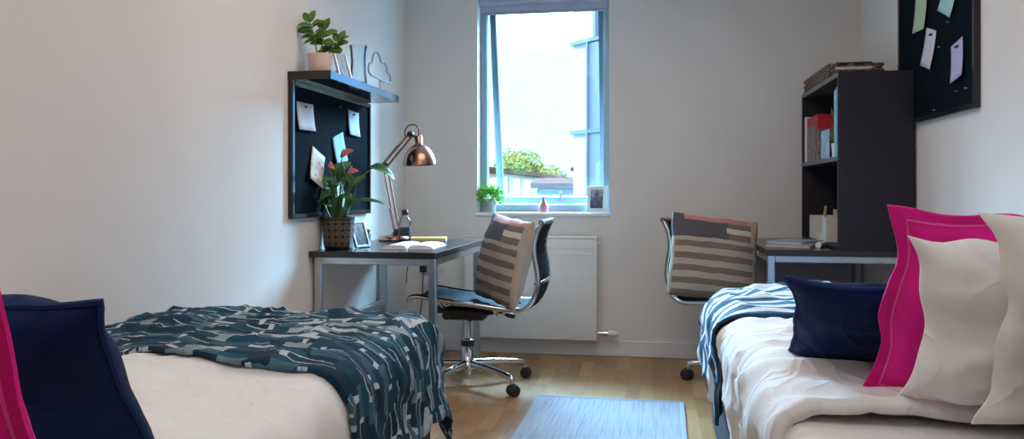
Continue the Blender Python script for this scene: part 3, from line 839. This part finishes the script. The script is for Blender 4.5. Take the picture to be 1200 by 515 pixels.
def arc(bed, drop): return PI * bed.R / 2 + drop - bed.R
bm = cloth(LB, .0, LB.S - LB.R + arc(LB, .27), .38, LB.T - .03, .022, 0, seed=1, hang=.010, top=.016, flare=.005, kf=16)
o = obj('duvet', bm, 'duvet', None, True); tag(o, 'plain white duvet on the left bed beside the navy cushion', 'duvet')
m = o.modifiers.new('s', 'SOLIDIFY'); m.thickness = .022; m.offset = -1
bm = cloth(LB, .0, LB.S - LB.R + arc(LB, .30), lambda q: 1.20 + .03 * math.sin(q * 7) + .10 * max(0, q - .62), LB.T - LB.R + arc(LB, .27), .018, .016, seed=1, hang=.012, top=.016, flare=.02, kf=30)
o = obj('throw_blanket', bm, 'dash', None, True); tag(o, 'navy throw blanket with white dashes over the left bed', 'blanket')
m = o.modifiers.new('s', 'SOLIDIFY'); m.thickness = .010; m.offset = -1

bm = cloth(RB, .0, lambda q: RB.S - RB.R + arc(RB, .50 - .31 * min(1, max(0, (q - .42) / .42)) ** 1.2), .20, RB.T - .03, .022, 0, seed=5, hang=.012, top=.018, flare=-.03, kf=14)
o = obj('duvet', bm, 'duvet', None, True); tag(o, 'white duvet on the right bed beneath the magenta cushion', 'duvet')
m = o.modifiers.new('s', 'SOLIDIFY'); m.thickness = .030; m.offset = -1
bm = cloth(RB, .0, lambda q: RB.S - RB.R + arc(RB, .37 - .14 * q), lambda q: 1.27 - .03 * q, RB.T - RB.R + arc(RB, .25), .018, .018, seed=5, hang=.010, top=.018, flare=.0, kf=22)
o = obj('throw_blanket', bm, 'stripe', None, True); tag(o, 'white throw blanket with blue brushstroke stripes over the right bed', 'blanket')
m = o.modifiers.new('s', 'SOLIDIFY'); m.thickness = .010; m.offset = -1

# bed cushions: front faces look away from the camera (towards the foot), so yaw is about 180 deg
cushion('velvet_cushion', 'navy velvet cushion reclining on the left bed', 'cushion', tilt((-.955, 1.03, .735), PI, d2r(34), d2r(-3)), .43, .335, .15, 'navy', .035, 0, 'navypipe', 11, None, .008, sag=.1, ear=.03)
cushion('velvet_cushion', 'pink velvet cushion at the left edge of the photo, before the navy one', 'cushion', tilt((-.835, .69, .82), PI, d2r(22), 0), .46, .42, .15, 'pink', .03, .1, 'pinkpipe', 12, None, .008)
cushion('velvet_cushion', 'small navy velvet cushion leaning on the magenta cushion', 'cushion', tilt((.52, 1.89, .712), PI + d2r(-4), d2r(58), d2r(2)), .42, .43, .10, 'navy', .06, 0, 'navypipe', 13, None, .009, ear=.08)
cushion('velvet_cushion', 'tall magenta velvet cushion with a flanged edge on the right bed', 'cushion', tilt((.685, 1.655, .785), PI + d2r(-4), d2r(25), d2r(-3)), .49, .42, .12, 'pink', .05, .1, 'pinkpipe', 14, None, .012, ear=.03)
cushion('pillow', 'white pillow standing between the magenta cushion and cream pillow', 'pillow', tilt((.79, 1.52, .785), PI + d2r(-5), d2r(16), 0), .66, .315, .12, 'duvet', .06, 0, None, 15, None, .014, ear=.06)
cushion('pillow', 'cream pillow nearest the wall edge at the far right', 'pillow', tilt((.875, 1.43, .803), PI + d2r(-3), d2r(6), 0), .64, .355, .11, 'cream', .04, 0, None, 16, None, .013, ear=.05)

# ------------------------------------------------------------------ rug
bm = bmesh.new(); box(bm, -.355, .355, -.6, .6, 0, .010, .003, 2)
rug = thing('rug', 'pale blue woven rug on the floor between the beds', 'rug', (-.215, 3.30, .0005), d2r(-.8))
obj('pile', bm, 'rug', rug)
bm = bmesh.new()
for a in ((-.355, .355, .575, .6), (-.355, .355, -.6, -.575), (-.355, -.332, -.575, .575), (.332, .355, -.575, .575)): box(bm, a[0], a[1], a[2], a[3], .003, .0125, .003, 2)
obj('border', bm, mat('rug_binding', (.31, .35, .41), .95, vary=.1, scale=80, bmp=.4, bscale=300), rug, True)

# ------------------------------------------------------------------ plants
def leaf(bm, base, d, nrm, Ln, W, shape='oval', droop=.3, n=7, cup=.15):
    d = Vector(d).normalized(); s = d.cross(Vector(nrm)).normalized(); up = s.cross(d)
    rows = []; p = Vector(base); ang = 0
    for i in range(n + 1):
        t = i / n
        if shape == 'oval': w = math.sin(PI * min(1, max(0, t * .97 + .015))) ** .75
        elif shape == 'heart': w = min(1, (t / .22) ** .6 if t > 0 else 0) * (1 - t) ** .62 * 1.12
        else: w = (math.sin(PI * (t * .96 + .02)) ** .9) * (1 - .45 * t)
        back = Ln * .16 * max(0, 1 - t / .3) if shape == 'heart' else 0
        row = []
        for k in (-1, -.5, 0, .5, 1):
            q = p + s * (k * w * W / 2) + up * (abs(k) * w * W * cup) - d * back * abs(k)
            row.append(bm.verts.new(q))
        rows.append(row)
        dd = d * math.cos(ang) - up * math.sin(ang); p = p + dd * (Ln / n); ang = droop * (i + 1) / n
    for a, b in zip(rows, rows[1:]):
        for k in range(4): bm.faces.new((a[k], a[k + 1], b[k + 1], b[k]))

def foliage(name, bm, m, parent):
    o = obj(name, bm, m, parent, True)
    s = o.modifiers.new('s', 'SOLIDIFY'); s.thickness = .0012; s.offset = 0
    return o

# anthurium on the desk
t = thing('potted_anthurium', 'anthurium with coral flowers in black and gold patterned pot', 'plant', (-1.497, 3.63, .743))
bm = lathe(bmesh.new(), [(0, 0), (.058, 0), (.066, .006), (.070, .03), (.073, .06), (.075, .09), (.077, .12), (.079, .148), (.080, .155), (.073, .155), (.071, .14), (.0, .138)], n=40, uv=True)
# pattern follows height only on the outside
lay = bm.loops.layers.uv.verify()
for f in bm.faces:
    for l in f.loops: l[lay].uv.y = l.vert.co.z / .155 if math.hypot(l.vert.co.x, l.vert.co.y) > .05 and l.vert.co.z < .150 else 0
obj('pot', bm, 'blackpot', t, True)
obj('soil', lathe(bmesh.new(), [(0, .142), (.070, .141), (.070, .136)], n=24), 'soil', t, True)
stems = bmesh.new(); lv = bmesh.new()
def V(px, py):  # offsets from the pot base in x and z
    return px, py
LV = [  # (tip-of-stem x, y, z), leaf direction, normal, length, width, droop
    ((.165, .03, .395), (1, .1, -.15), (.1, -.5, 1), .125, .085, 1.0),
    ((.10, .02, .235), (1, .1, .0), (0, -.4, 1), .125, .05, .35),
    ((-.02, -.05, .335), (-1, -.3, -.1), (0, -.6, 1), .12, .065, .5),
    ((.0, -.03, .30), (.3, -.8, .3), (0, -.8, 1), .10, .075, .6),
    ((-.03, .02, .37), (.5, .2, .4), (.3, -1, .4), .10, .07, .4),
    ((.03, -.04, .255), (.6, -.6, .1), (0, -.7, 1), .10, .07, .7),
    ((-.035, -.03, .23), (-.5, -.3, .6), (.4, -1, .4), .09, .06, .4),
    ((.05, .03, .31), (.6, .3, .5), (-.3, -1, .5), .09, .055, .4),
    ((.02, -.05, .20), (.3, -.5, .6), (0, -1, .4), .09, .06, .5),
    ((-.04, .03, .26), (-.4, .1, .9), (.5, -1, .2), .10, .055, .3),
    ((.0, -.045, .27), (-.3, -.9, .0), (0, -.5, 1), .095, .075, .8),
    ((-.05, -.02, .30), (-.7, -.4, .3), (.2, -.8, .8), .09, .06, .5),
    ((.045, -.03, .345), (.7, -.5, -.1), (0, -.6, 1), .085, .06, .7),
    ((.01, .02, .33), (.1, -.3, .9), (0, -1, .2), .09, .06, .3),
    ((-.015, -.05, .215), (-.6, -.6, .3), (0, -.8, .8), .08, .06, .6),
    ((.055, -.01, .215), (.8, -.2, .4), (0, -.8, .8), .08, .05, .6),
]
for (p, d, nn, ln, w, dr) in LV:
    mid = Vector((p[0] * .35, p[1] * .4, .14 + (p[2] - .14) * .6))
    tube(stems, smooth([(p[0] * .15, p[1] * .3, .14), mid, p], 5), .0028, 6)
    leaf(lv, p, d, nn, ln, w, 'heart', dr)
for k in range(9):
    a = k * 2.4; leaf(lv, (.03 * math.cos(a), .03 * math.sin(a), .145), (math.cos(a) * .5, math.sin(a) * .5, 1), (math.cos(a), math.sin(a), -.2), .13 + .03 * (k % 3), .026, 'oval', .35)
FL = [((-.002, .05, .455), (.8, -.3, .35), .075, .055), ((.04, .03, .375), (.9, -.3, .1), .06, .04), ((-.045, .0, .41), (.5, -.4, -.3), .05, .03)]
for p, d, ln, w in FL:
    tube(stems, smooth([(p[0] * .2, p[1] * .2, .14), (p[0] * .5, p[1] * .5, .3), p], 5), .0026, 6)
obj('stem', stems, 'stem', t, True)
foliage('leaves', lv, 'leaf', t)
for p, d, ln, w in FL:
    bm = bmesh.new(); leaf(bm, p, d, (-.3, -1, .6), ln, w, 'heart', .3); f = foliage('flower', bm, 'coral', t)
    bm = bmesh.new(); q = Vector(p); dd = Vector(d).normalized(); tube(bm, [q, q + dd * .02 + Vector((0, -.012, .015)), q + dd * .03 + Vector((0, -.016, .024))], [.003, .0035, .002], 8)
    obj('flower_spike', bm, 'spadix', f, True)

# plant on the shelf
t = thing('potted_plant', 'green leafy plant in peach pot on the wall shelf', 'plant', (-1.478, 3.375, 1.55))
obj('pot', lathe(bmesh.new(), [(0, 0), (.045, 0), (.049, .004), (.053, .045), (.056, .085), (.0565, .09), (.050, .09), (.048, .075), (0, .072)], n=32), 'peachpot', t, True)
obj('soil', lathe(bmesh.new(), [(0, .077), (.047, .076), (.047, .072)], n=24), 'soil', t, True)
st_ = bmesh.new(); lv = bmesh.new(); rnd = random.Random(4)
for tip, nl in (((-.045, -.01, .235), 5), ((.02, .0, .20), 4), ((.085, .02, .145), 5)):
    tip = Vector(tip); c = smooth([(tip.x * .2, tip.y, .075), (tip.x * .55, tip.y, .07 + (tip.z - .07) * .6), tip], 6); tube(st_, c, .0035, 6)
    for k in range(nl):
        f = .42 + .55 * k / nl; p = c[int(f * (len(c) - 1))]
        for s in (-1, 1):
            a = rnd.uniform(-.5, .5) + (0 if s > 0 else PI)
            d = Vector((math.cos(a) * .95, math.sin(a) * .8 - .15, rnd.uniform(-.15, .55)))
            leaf(lv, p, d, (rnd.uniform(-.3, .3), -.75, .8), rnd.uniform(.058, .078), rnd.uniform(.036, .046), 'oval', .35)
    leaf(lv, tip, (.4, -.1, .9), (0, -1, .3), .06, .036, 'oval', .3); leaf(lv, tip, (-.5, -.1, .8), (0, -1, .3), .055, .034, 'oval', .3)
obj('stem', st_, 'stem', t, True); foliage('leaves', lv, 'leaf2', t)

# little bushy plant on the sill
t = thing('potted_plant', 'bushy bright green plant in grey pot on the window sill', 'plant', (-1.037, 5.005, WZ0 + .002))
obj('pot', lathe(bmesh.new(), [(0, 0), (.040, 0), (.043, .004), (.047, .08), (.043, .08), (.042, .07), (0, .068)], n=28), 'greypot', t, True)
obj('soil', lathe(bmesh.new(), [(0, .073), (.041, .072), (.041, .068)], n=20), 'soil', t, True)
lv = bmesh.new(); rnd = random.Random(9)
for k in range(300):
    d = Vector((rnd.gauss(0, 1), rnd.gauss(0, 1), rnd.gauss(.35, .7))).normalized()
    r = rnd.uniform(.3, 1); p = Vector((0, 0, .105)) + Vector((d.x * .082 * r, d.y * .06 * r, d.z * .06 * r))
    leaf(lv, p, d + Vector((0, 0, .2)), (rnd.uniform(-1, 1), rnd.uniform(-1, 1), rnd.uniform(-1, 1)), .030, .018, 'oval', .3, 3)
foliage('leaves', lv, 'leaf3', t)

# cactus-like pot behind the frame on the desk
t = thing('potted_succulent', 'tiny succulent in a brown pot behind the silver frame', 'plant', (-1.50, 4.0, .743))
obj('pot', lathe(bmesh.new(), [(0, 0), (.024, 0), (.030, .02), (.031, .05), (.027, .056), (.025, .05), (0, .048)], n=24), 'brownpot', t, True)
lv = bmesh.new()
for k in range(16):
    a = k * 2.4; r = .004 + .012 * (k / 16)
    leaf(lv, (r * math.cos(a), r * math.sin(a), .05), (math.cos(a) * k / 16, math.sin(a) * k / 16, 1), (math.cos(a), math.sin(a), 0), .034, .013, 'oval', .2, 4)
foliage('leaves', lv, 'leaf', t)

# ------------------------------------------------------------------ picture frames
def photo_frame(label, loc, rz, w, h, lean, fm, pm, bw=.014, group=None):
    t = thing('picture_frame', label, 'picture frame', loc, rz, group)
    R = Matrix.Translation((0, 0, .004)) @ Matrix.Rotation(-lean, 4, 'X')
    bm = bmesh.new()
    box(bm, -w / 2, -w / 2 + bw, -.007, .007, 0, h, .002, 1); box(bm, w / 2 - bw, w / 2, -.007, .007, 0, h, .002, 1)
    box(bm, -w / 2 + bw, w / 2 - bw, -.007, .007, 0, bw, .002, 1); box(bm, -w / 2 + bw, w / 2 - bw, -.007, .007, h - bw, h, .002, 1)
    bm.transform(R); obj('frame', bm, fm, t)
    bm = bmesh.new(); lay = bm.loops.layers.uv.verify(); box(bm, -w / 2 + bw, w / 2 - bw, -.002, .005, bw, h - bw)
    for f in bm.faces:
        for l in f.loops: l[lay].uv = ((l.vert.co.x + w / 2) / w, l.vert.co.z / h)
    bm.transform(R); obj('photo', bm, pm, t)
    bm = bmesh.new(); top = R @ Vector((0, .007, h * .7)); tube(bm, [top, (0, top.y + h * .28, .003)], .004, 6); obj('stand', bm, fm, t)
    return t
photo_frame('white photo frame at the right end of the window sill', (-.35, 5.0, WZ0 + .002), d2r(-10), .125, .165, d2r(10), 'white', photo_mat('portrait_print', (.03, .04, .08), (.12, .13, .2), (.35, .38, .45)), .022)
photo_frame('silver photo frame leaning beside the black patterned pot', (-1.405, 3.72, .743), d2r(72), .11, .135, d2r(18), 'steel', photo_mat('grey_print', (.05, .05, .06), (.15, .15, .17), (.3, .3, .33)), .012)
photo_frame('dark photo frame beside the peach pot on the wall shelf', (-1.445, 3.60, 1.55), d2r(80), .11, .14, d2r(16), 'steel', photo_mat('dark_print', (.2, .2, .22), (.35, .36, .38), (.5, .52, .55)), .009)

# glass vase on the shelf
t = thing('glass_vase', 'tall clear glass vase on the wall shelf', 'vase', (-1.46, 3.80, 1.55))
bm = bmesh.new(); pr = []
for z, w in ((0, .040), (.004, .043), (.02, .044), (.07, .040), (.13, .036), (.18, .040), (.205, .045)): pr.append((w, z))
prof = pr + [(.041, .205), (.036, .18), (.032, .13), (.036, .07), (.039, .022), (0, .018)]
lathe(bm, [(0, 0)] + prof, n=14)
obj('body', bm, 'vaseglass', t, True)

# cloud wire ornament
t = thing('cloud_ornament', 'grey wire cloud on a stem standing on the wall shelf', 'ornament', (-1.45, 4.09, 1.55))
pts = [(0, -.12, .082), (0, -.145, .105), (0, -.135, .135), (0, -.10, .15), (0, -.085, .19), (0, -.05, .212), (0, -.01, .205), (0, .02, .175), (0, .06, .178), (0, .095, .16), (0, .10, .135), (0, .135, .125), (0, .15, .10), (0, .13, .08), (0, .05, .075), (0, 0, .078), (0, -.06, .080)]
obj('cloud_outline', tube(bmesh.new(), smooth([(p[0], p[1] * 1.2, p[2]) for p in pts], 5, True), .005, 8, True), 'wire', t, True)
obj('stem', tube(bmesh.new(), [(0, .0, .078), (0, .0, .006)], .004, 8), 'wire', t, True)
bm = box(bmesh.new(), -.03, .03, -.03, .075, 0, .006, .002, 1); obj('base', bm, 'wire', t)

# ------------------------------------------------------------------ copper desk lamp
t = thing('desk_lamp', 'copper angled desk lamp standing on the left desk', 'lamp', (-1.44, 4.30, .743))
obj('base', lathe(bmesh.new(), [(0, 0), (.086, 0), (.090, .006), (.088, .020), (.078, .028), (.03, .032), (.014, .036), (.012, .05), (0, .05)], n=36), 'copper', t, True)
E0, E1, E2 = Vector((.02, 0, .05)), Vector((-.052, 0, .425)), Vector((.098, 0, .600))
def arm(a, b, name, gap=.012):
    bm = bmesh.new()
    dr = (b - a).normalized(); q = Vector((dr.z, 0, -dr.x))
    for s in (-1, 1): tube(bm, [a + q * gap * s, b + q * gap * s], .0055, 8)
    for s in (-1, 1):
        tube(bm, [a + q * gap * s * 1.2 + Vector((0, -.012, 0)) + dr * .01, a + q * gap * s * 1.2 + Vector((0, -.012, 0)) + dr * .14], .006, 8)
    return obj(name, bm, 'copper', t, True)
arm(E0, E1, 'lower_arm'); arm(E1, E2, 'upper_arm')
for e in (E0, E1, E2):
    obj('joint', tube(bmesh.new(), [e + Vector((0, -.02, 0)), e + Vector((0, .02, 0))], .017, 14), 'black', t, True)
R = Matrix.Translation((E2.x + .045, 0, E2.z - .025)) @ Matrix.Rotation(d2r(-3), 4, 'Y')
sh = [(.094, -.150), (.092, -.125), (.084, -.095), (.068, -.065), (.045, -.043), (.028, -.034), (.022, -.028), (.022, .012), (.018, .018), (0, .018)]
inn = [(.090, -.149), (.088, -.125), (.080, -.097), (.065, -.068), (.04, -.047), (0, -.04)]
obj('lamp_shade', lathe(bmesh.new(), list(reversed(inn)) + sh, n=40, mtx=R), 'copper', t, True)
obj('bulb', lathe(bmesh.new(), [(0, -.13), (.018, -.125), (.026, -.105), (.022, -.08), (.013, -.06), (.013, -.045), (0, -.045)], n=20, mtx=R), 'white', t, True)
obj('swivel', tube(bmesh.new(), [E2, E2 + Vector((.03, 0, -.015))], .008, 8), 'copper', t, True)
obj('cord', tube(bmesh.new(), smooth([E2 + Vector((.045, 0, -.01)), E2 + Vector((.045, .0, .03)), E2 + Vector((.02, 0, .055)), E2 + Vector((-.02, .0, .045)), E2 + Vector((-.035, 0, .01)), E2 + Vector((-.03, 0, -.02))], 6), .0035, 8), 'black', t, True)
obj('power_cable', tube(bmesh.new(), smooth([(-.05, .05, .012), (-.02, .12, .006), (-.01, .19, .006), (.0, .206, -.03), (.015, .23, -.12), (.0, .24, -.20), (-.01, .26, -.27)], 5), .003, 8), 'black', t, True)

# bottle
t = thing('bottle', 'clear water bottle with a black cap beside the lamp base', 'bottle', (-1.335, 4.17, .743))
obj('body', lathe(bmesh.new(), [(0, 0), (.030, 0), (.033, .004), (.033, .11), (.028, .13), (.016, .145), (.014, .152), (.0, .152)], n=28), 'bottle', t, True)
obj('cap', lathe(bmesh.new(), [(0, .150), (.017, .150), (.018, .153), (.018, .174), (.015, .178), (0, .178)], n=24), 'black', t, True)
obj('label_band', lathe(bmesh.new(), [(.0336, .038), (.0340, .04), (.0340, .082), (.0336, .084)], n=28), mat('dark_label', (.03, .035, .045), .5), t, True)

# notebooks on the left desk
def notebook(label, loc, rz, w, d, th, coverm, open_=False, name='notebook', cat='notebook', group=None):
    t = thing(name, label, cat, loc, rz, group)
    obj('cover', BX(-w / 2, w / 2, -d / 2, d / 2, 0, .0025, .0008, 1), coverm, t)
    if not open_: obj('top_cover', BX(-w / 2, w / 2, -d / 2, d / 2, th - .0025, th, .0008, 1), coverm, t)
    bm = bmesh.new(); n = 12
    if open_:
        for s in (-1, 1):
            g = []
            for i in range(n + 1):
                q = i / n; x = s * (.003 + q * (w / 2 - .006)); z = .003 + th * (math.sin(PI * min(1, q * 1.0)) ** .5 * .55 + .45 * (1 - q) ** .3 * (q > .02))
                g.append([bm.verts.new((x, yy, zz)) for yy in (-d / 2 + .003, d / 2 - .003) for zz in (.0025, max(.004, z))])
            for a, b in zip(g, g[1:]):
                bm.faces.new((a[1], b[1], b[3], a[3])); bm.faces.new((a[0], b[0], b[1], a[1])); bm.faces.new((a[2], b[2], b[3], a[3])); bm.faces.new((a[0], b[0], b[2], a[2]))
            bm.faces.new(g[0][0:2] + g[0][3:1:-1]); bm.faces.new(g[-1][0:2] + g[-1][3:1:-1])
        obj('pages', bm, 'paper', t)
    else:
        box(bm, -w / 2 + .003, w / 2 - .002, -d / 2 + .003, d / 2 - .003, .0025, th - .0025); obj('pages', bm, 'papershade', t)
    return t
notebook('open white notebook at the near edge of left desk', (-1.175, 3.83, .743), d2r(3), .26, .30, .018, 'paper', True)
notebook('mustard yellow notebook lying on the left desk behind the open one', (-1.265, 4.39, .743), d2r(12), .21, .15, .016, 'yellow')

# sill vase
t = thing('bud_vase', 'small dusty pink bud vase on the window sill', 'vase', (-.683, 5.0, WZ0 + .002))
obj('body', lathe(bmesh.new(), [(0, 0), (.026, 0), (.032, .008), (.034, .022), (.030, .042), (.018, .062), (.011, .078), (.010, .090), (.015, .100), (.011, .099), (.008, .088), (0, .08)], n=28), 'pinkvase', t, True)

# ------------------------------------------------------------------ bookcase on the right desk
bx0, bx1, by0, by1, bz0, bz1 = .858, 1.188, 3.94, 4.865, .743, 1.585
t = thing('bookcase', 'tall charcoal bookcase unit standing on the right desk', 'bookcase', (bx0, by0, bz0))
W_, D_, Hh = bx1 - bx0, by1 - by0, bz1 - bz0
obj('side_panel', BX(0, W_, 0, .02, 0, Hh, .001, 1), 'bookcase', t)
obj('side_panel', BX(0, W_, D_ - .02, D_, 0, Hh, .001, 1), 'bookcase', t)
obj('top_panel', BX(0, W_, .02, D_ - .02, Hh - .022, Hh, .001, 1), 'bookcase', t)
obj('bottom_panel', BX(0, W_, .02, D_ - .02, 0, .018, .001, 1), 'bookcase', t)
obj('shelf', BX(.002, W_ - .01, .02, D_ - .02, .424, .446, .001, 1), 'bookcase', t)
obj('back_panel', BX(W_ - .012, W_, .02, D_ - .02, .018, Hh - .022), 'bookcase', t)
bm = bmesh.new(); box(bm, -.0015, 0, 0, D_, Hh - .022, Hh); box(bm, .0005, .002, .02, D_ - .02, .424, .446)
obj('edge_banding', bm, 'caseedge', t)
sz = bz0 + .446
def book(label, x, y, w, d, h, m, lean=0, group='books on the bookcase shelf', cat='book'):
    """standing book: spine towards -x; thickness along y"""
    t = thing('book', label, cat, (x, y, sz), 0, group)
    R = Matrix.Rotation(lean, 4, 'X')
    bm = bmesh.new(); box(bm, 0, d, 0, .003, 0, h, .0008, 1); box(bm, 0, d, w - .003, w, 0, h, .0008, 1); box(bm, 0, .003, .003, w - .003, 0, h, .0008, 1)
    bm.transform(R); obj('cover', bm, m, t)
    bm = BX(.004, d - .003, .003, w - .003, .003, h - .004); bm.transform(R); obj('pages', bm, 'papershade', t)
    return t
book('white spined book at the far end of the bookcase shelf', .868, 4.800, .03, .17, .262, 'whitebook')
book('thick red topped book on the bookcase shelf', .875, 4.50, .295, .16, .250, 'redbook')
o = obj('photo_print', BX(.870, .8725, 4.53, 4.755, sz + .001, sz + .195), 'greybook'); tag(o, 'grey and red photo print leaning on the red book in the bookcase', 'print')
book('dark grey book between photo print and blue card in the bookcase', .868, 4.445, .048, .10, .165, 'greybook')
o = obj('greeting_card', BX(.876, .879, 4.22, 4.42, sz + .001, sz + .150, .001, 1), 'blue2'); tag(o, 'pale blue card standing on the bookcase shelf', 'card')
book('teal book against the near side of the bookcase', .862, 3.965, .045, .16, .33, 'blue')
book('second teal book, beside the one against the side panel', .864, 4.015, .04, .16, .32, 'blue2')
t = thing('potted_plant', 'small feathery green plant between card and teal books', 'plant', (.905, 4.14, sz))
obj('pot', lathe(bmesh.new(), [(0, 0), (.03, 0), (.036, .07), (.032, .07), (0, .06)], n=20), 'white', t, True)
lv = bmesh.new(); rnd = random.Random(2)
for k in range(70):
    a = rnd.uniform(0, 2 * PI); e = rnd.uniform(.15, 1)
    leaf(lv, (rnd.uniform(-.02, .02), rnd.uniform(-.02, .02), rnd.uniform(.06, .24)), (math.cos(a) * e, math.sin(a) * e, 1), (math.cos(a), math.sin(a), -.3), .06, .012, 'oval', .4, 4)
foliage('leaves', lv, 'leaf2', t)

# basket on top
t = thing('wicker_basket', 'brown wicker tray basket on top of the bookcase', 'basket', (1.0, 4.53, bz1))
w, d, h = .125, .32, .08
bm = bmesh.new(); box(bm, -w + .004, w - .004, -d + .004, d - .004, 0, .01)
def loop(z, ph, y_lo):
    pts = []; per = 4 * (w + d); n = 132
    for i in range(n):
        q = i / n * per; x, y, nx, ny = (-w + q, -d, 0, -1) if q < 2 * w else ((w, -d + q - 2 * w, 1, 0) if q < 2 * w + 2 * d else ((w - (q - 2 * w - 2 * d), d, 0, 1) if q < 4 * w + 2 * d else (-w, d - (q - 4 * w - 2 * d), -1, 0)))
        k = .0045 * math.sin(i * PI / 3 + ph); pts.append((x + nx * k, y + ny * k, z))
    return pts
for k in range(5):
    pts = loop(.010 + k * .0155, k * PI, 0)
    if k == 3:    # a hand hole in the near end
        pts = pts[20:] + pts[:3]; tube(bm, pts, .0088, 6)
    else: tube(bm, pts, .0092, 6, True)
obj('body', bm, 'wicker', t, True)
bm = bmesh.new(); tube(bm, [(-w + .03, -d - .004, h - .002), (w - .05, -d - .004, h - .002)], .0075, 8); obj('handle', bm, 'black', t, True)

# desk organiser in the lower bay
t = thing('desk_organizer', 'off-white desk organiser box in the bottom bay of bookcase', 'organizer', (.878, 4.30, bz0 + .018))
bm = bmesh.new(); ww, dd, hh, q = .13, .44, .128, .006
box(bm, 0, ww, 0, dd, 0, q)
box(bm, 0, q, .30, dd, q, hh); box(bm, 0, q, 0, .30, q, .045); box(bm, 0, q, 0, .10, .045, hh)
box(bm, ww - q, ww, 0, dd, q, hh); box(bm, q, ww - q, 0, q, q, hh); box(bm, q, ww - q, dd - q, dd, q, hh); box(bm, q, ww - q, .30, .30 + q, q, hh); box(bm, q, ww - q, .10 - q, .10, q, hh)
obj('box_body', bm, 'organ', t)
o = obj('pen', tube(bmesh.new(), [(.905, 4.52, bz0 + .028), (.915, 4.49, bz0 + .20)], .008, 8), 'kraft', None, True); tag(o, 'olive coloured stick standing in the desk organiser', 'pen')
o = obj('card_pack', BX(.93, .95, 4.312, 4.39, bz0 + .026, bz0 + .185, .001, 1), 'kraft'); tag(o, 'kraft card packet standing upright in the desk organiser', 'card')

# papers on the right desk
notebook('thin lilac grey book at the bottom on the right desk', (.70, 4.24, .743), d2r(-18), .21, .28, .012, 'greynote', name='book', cat='book')
notebook('blue-grey book lying on top of the lilac one, right desk', (.73, 4.33, .7552), d2r(-35), .19, .26, .012, mat('blue_grey_cover', (.30, .38, .5), .4), name='book', cat='book')
o = obj('rolled_paper', tube(bmesh.new(), [(.80, 4.10, .7575), (.84, 4.20, .7575)], .0145, 14), 'paper', None, True); tag(o, 'small pale rolled paper lying beside the books on the right desk', 'paper')

# ------------------------------------------------------------------ light
SKY_HI = (38, 74, 106)   # added bright sky patch, above the view, to strengthen the window light
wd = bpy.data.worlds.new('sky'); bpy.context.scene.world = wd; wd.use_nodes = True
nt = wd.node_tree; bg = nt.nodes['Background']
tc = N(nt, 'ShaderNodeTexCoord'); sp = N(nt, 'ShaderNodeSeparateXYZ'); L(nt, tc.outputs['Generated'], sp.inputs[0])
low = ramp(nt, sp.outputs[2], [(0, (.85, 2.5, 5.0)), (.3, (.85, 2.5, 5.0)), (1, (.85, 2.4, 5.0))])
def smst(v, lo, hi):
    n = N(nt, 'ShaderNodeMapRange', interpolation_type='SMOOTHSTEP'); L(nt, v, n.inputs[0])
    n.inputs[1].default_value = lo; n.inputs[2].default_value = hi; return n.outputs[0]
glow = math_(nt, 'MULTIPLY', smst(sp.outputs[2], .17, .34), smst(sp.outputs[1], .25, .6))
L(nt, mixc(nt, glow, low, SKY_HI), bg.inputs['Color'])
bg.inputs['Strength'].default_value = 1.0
def light(name, kind, loc, rot, energy, col, **kw):
    l = bpy.data.lights.new(name, kind); l.energy = energy; l.color = col
    for k, v in kw.items(): setattr(l, k, v)
    o = bpy.data.objects.new(name, l); C.objects.link(o); o.location = loc; o.rotation_euler = rot
    return o
p = light('window_portal', 'AREA', ((WX0 + WX1) / 2, YB + .02, (WZ0 + WZ1) / 2), (-PI / 2, 0, 0), 1, (1, 1, 1), shape='RECTANGLE', size=WX1 - WX0, size_y=WZ1 - WZ0)
p.data.cycles.is_portal = True
light('ceiling_lamp', 'AREA', (-.35, 2.9, H - .02), (0, 0, 0), 15.5, (1, .86, .74), shape='DISK', size=1.5)
light('ceiling_lamp', 'AREA', (-.30, .55, H - .02), (0, 0, 0), 11, (1, .95, .91), shape='DISK', size=1.4)
light('sun', 'SUN', (0, -10, 20), (d2r(52), 0, d2r(-12)), 5.0, (1, .86, .68), angle=.01)

# ------------------------------------------------------------------ camera
cam = bpy.data.cameras.new('camera'); co_ = bpy.data.objects.new('camera', cam); C.objects.link(co_)
co_.location = (0, 0, 1.02); co_.rotation_euler = (PI / 2, 0, math.atan(165 / 930))
cam.sensor_width = 36; cam.lens = 930 / 1200 * 36; cam.shift_y = -(257.5 - 225) / 1200; cam.clip_start = .05; cam.clip_end = 500
sc = bpy.context.scene; sc.camera = co_
vs = sc.view_settings; vs.view_transform = 'Standard'; vs.look = 'None'; vs.gamma = 1; vs.exposure = .29; vs.use_curve_mapping = False
sc.cycles.use_denoising = True
sc.cycles.max_bounces = 10; sc.cycles.diffuse_bounces = 6; sc.cycles.transparent_max_bounces = 12
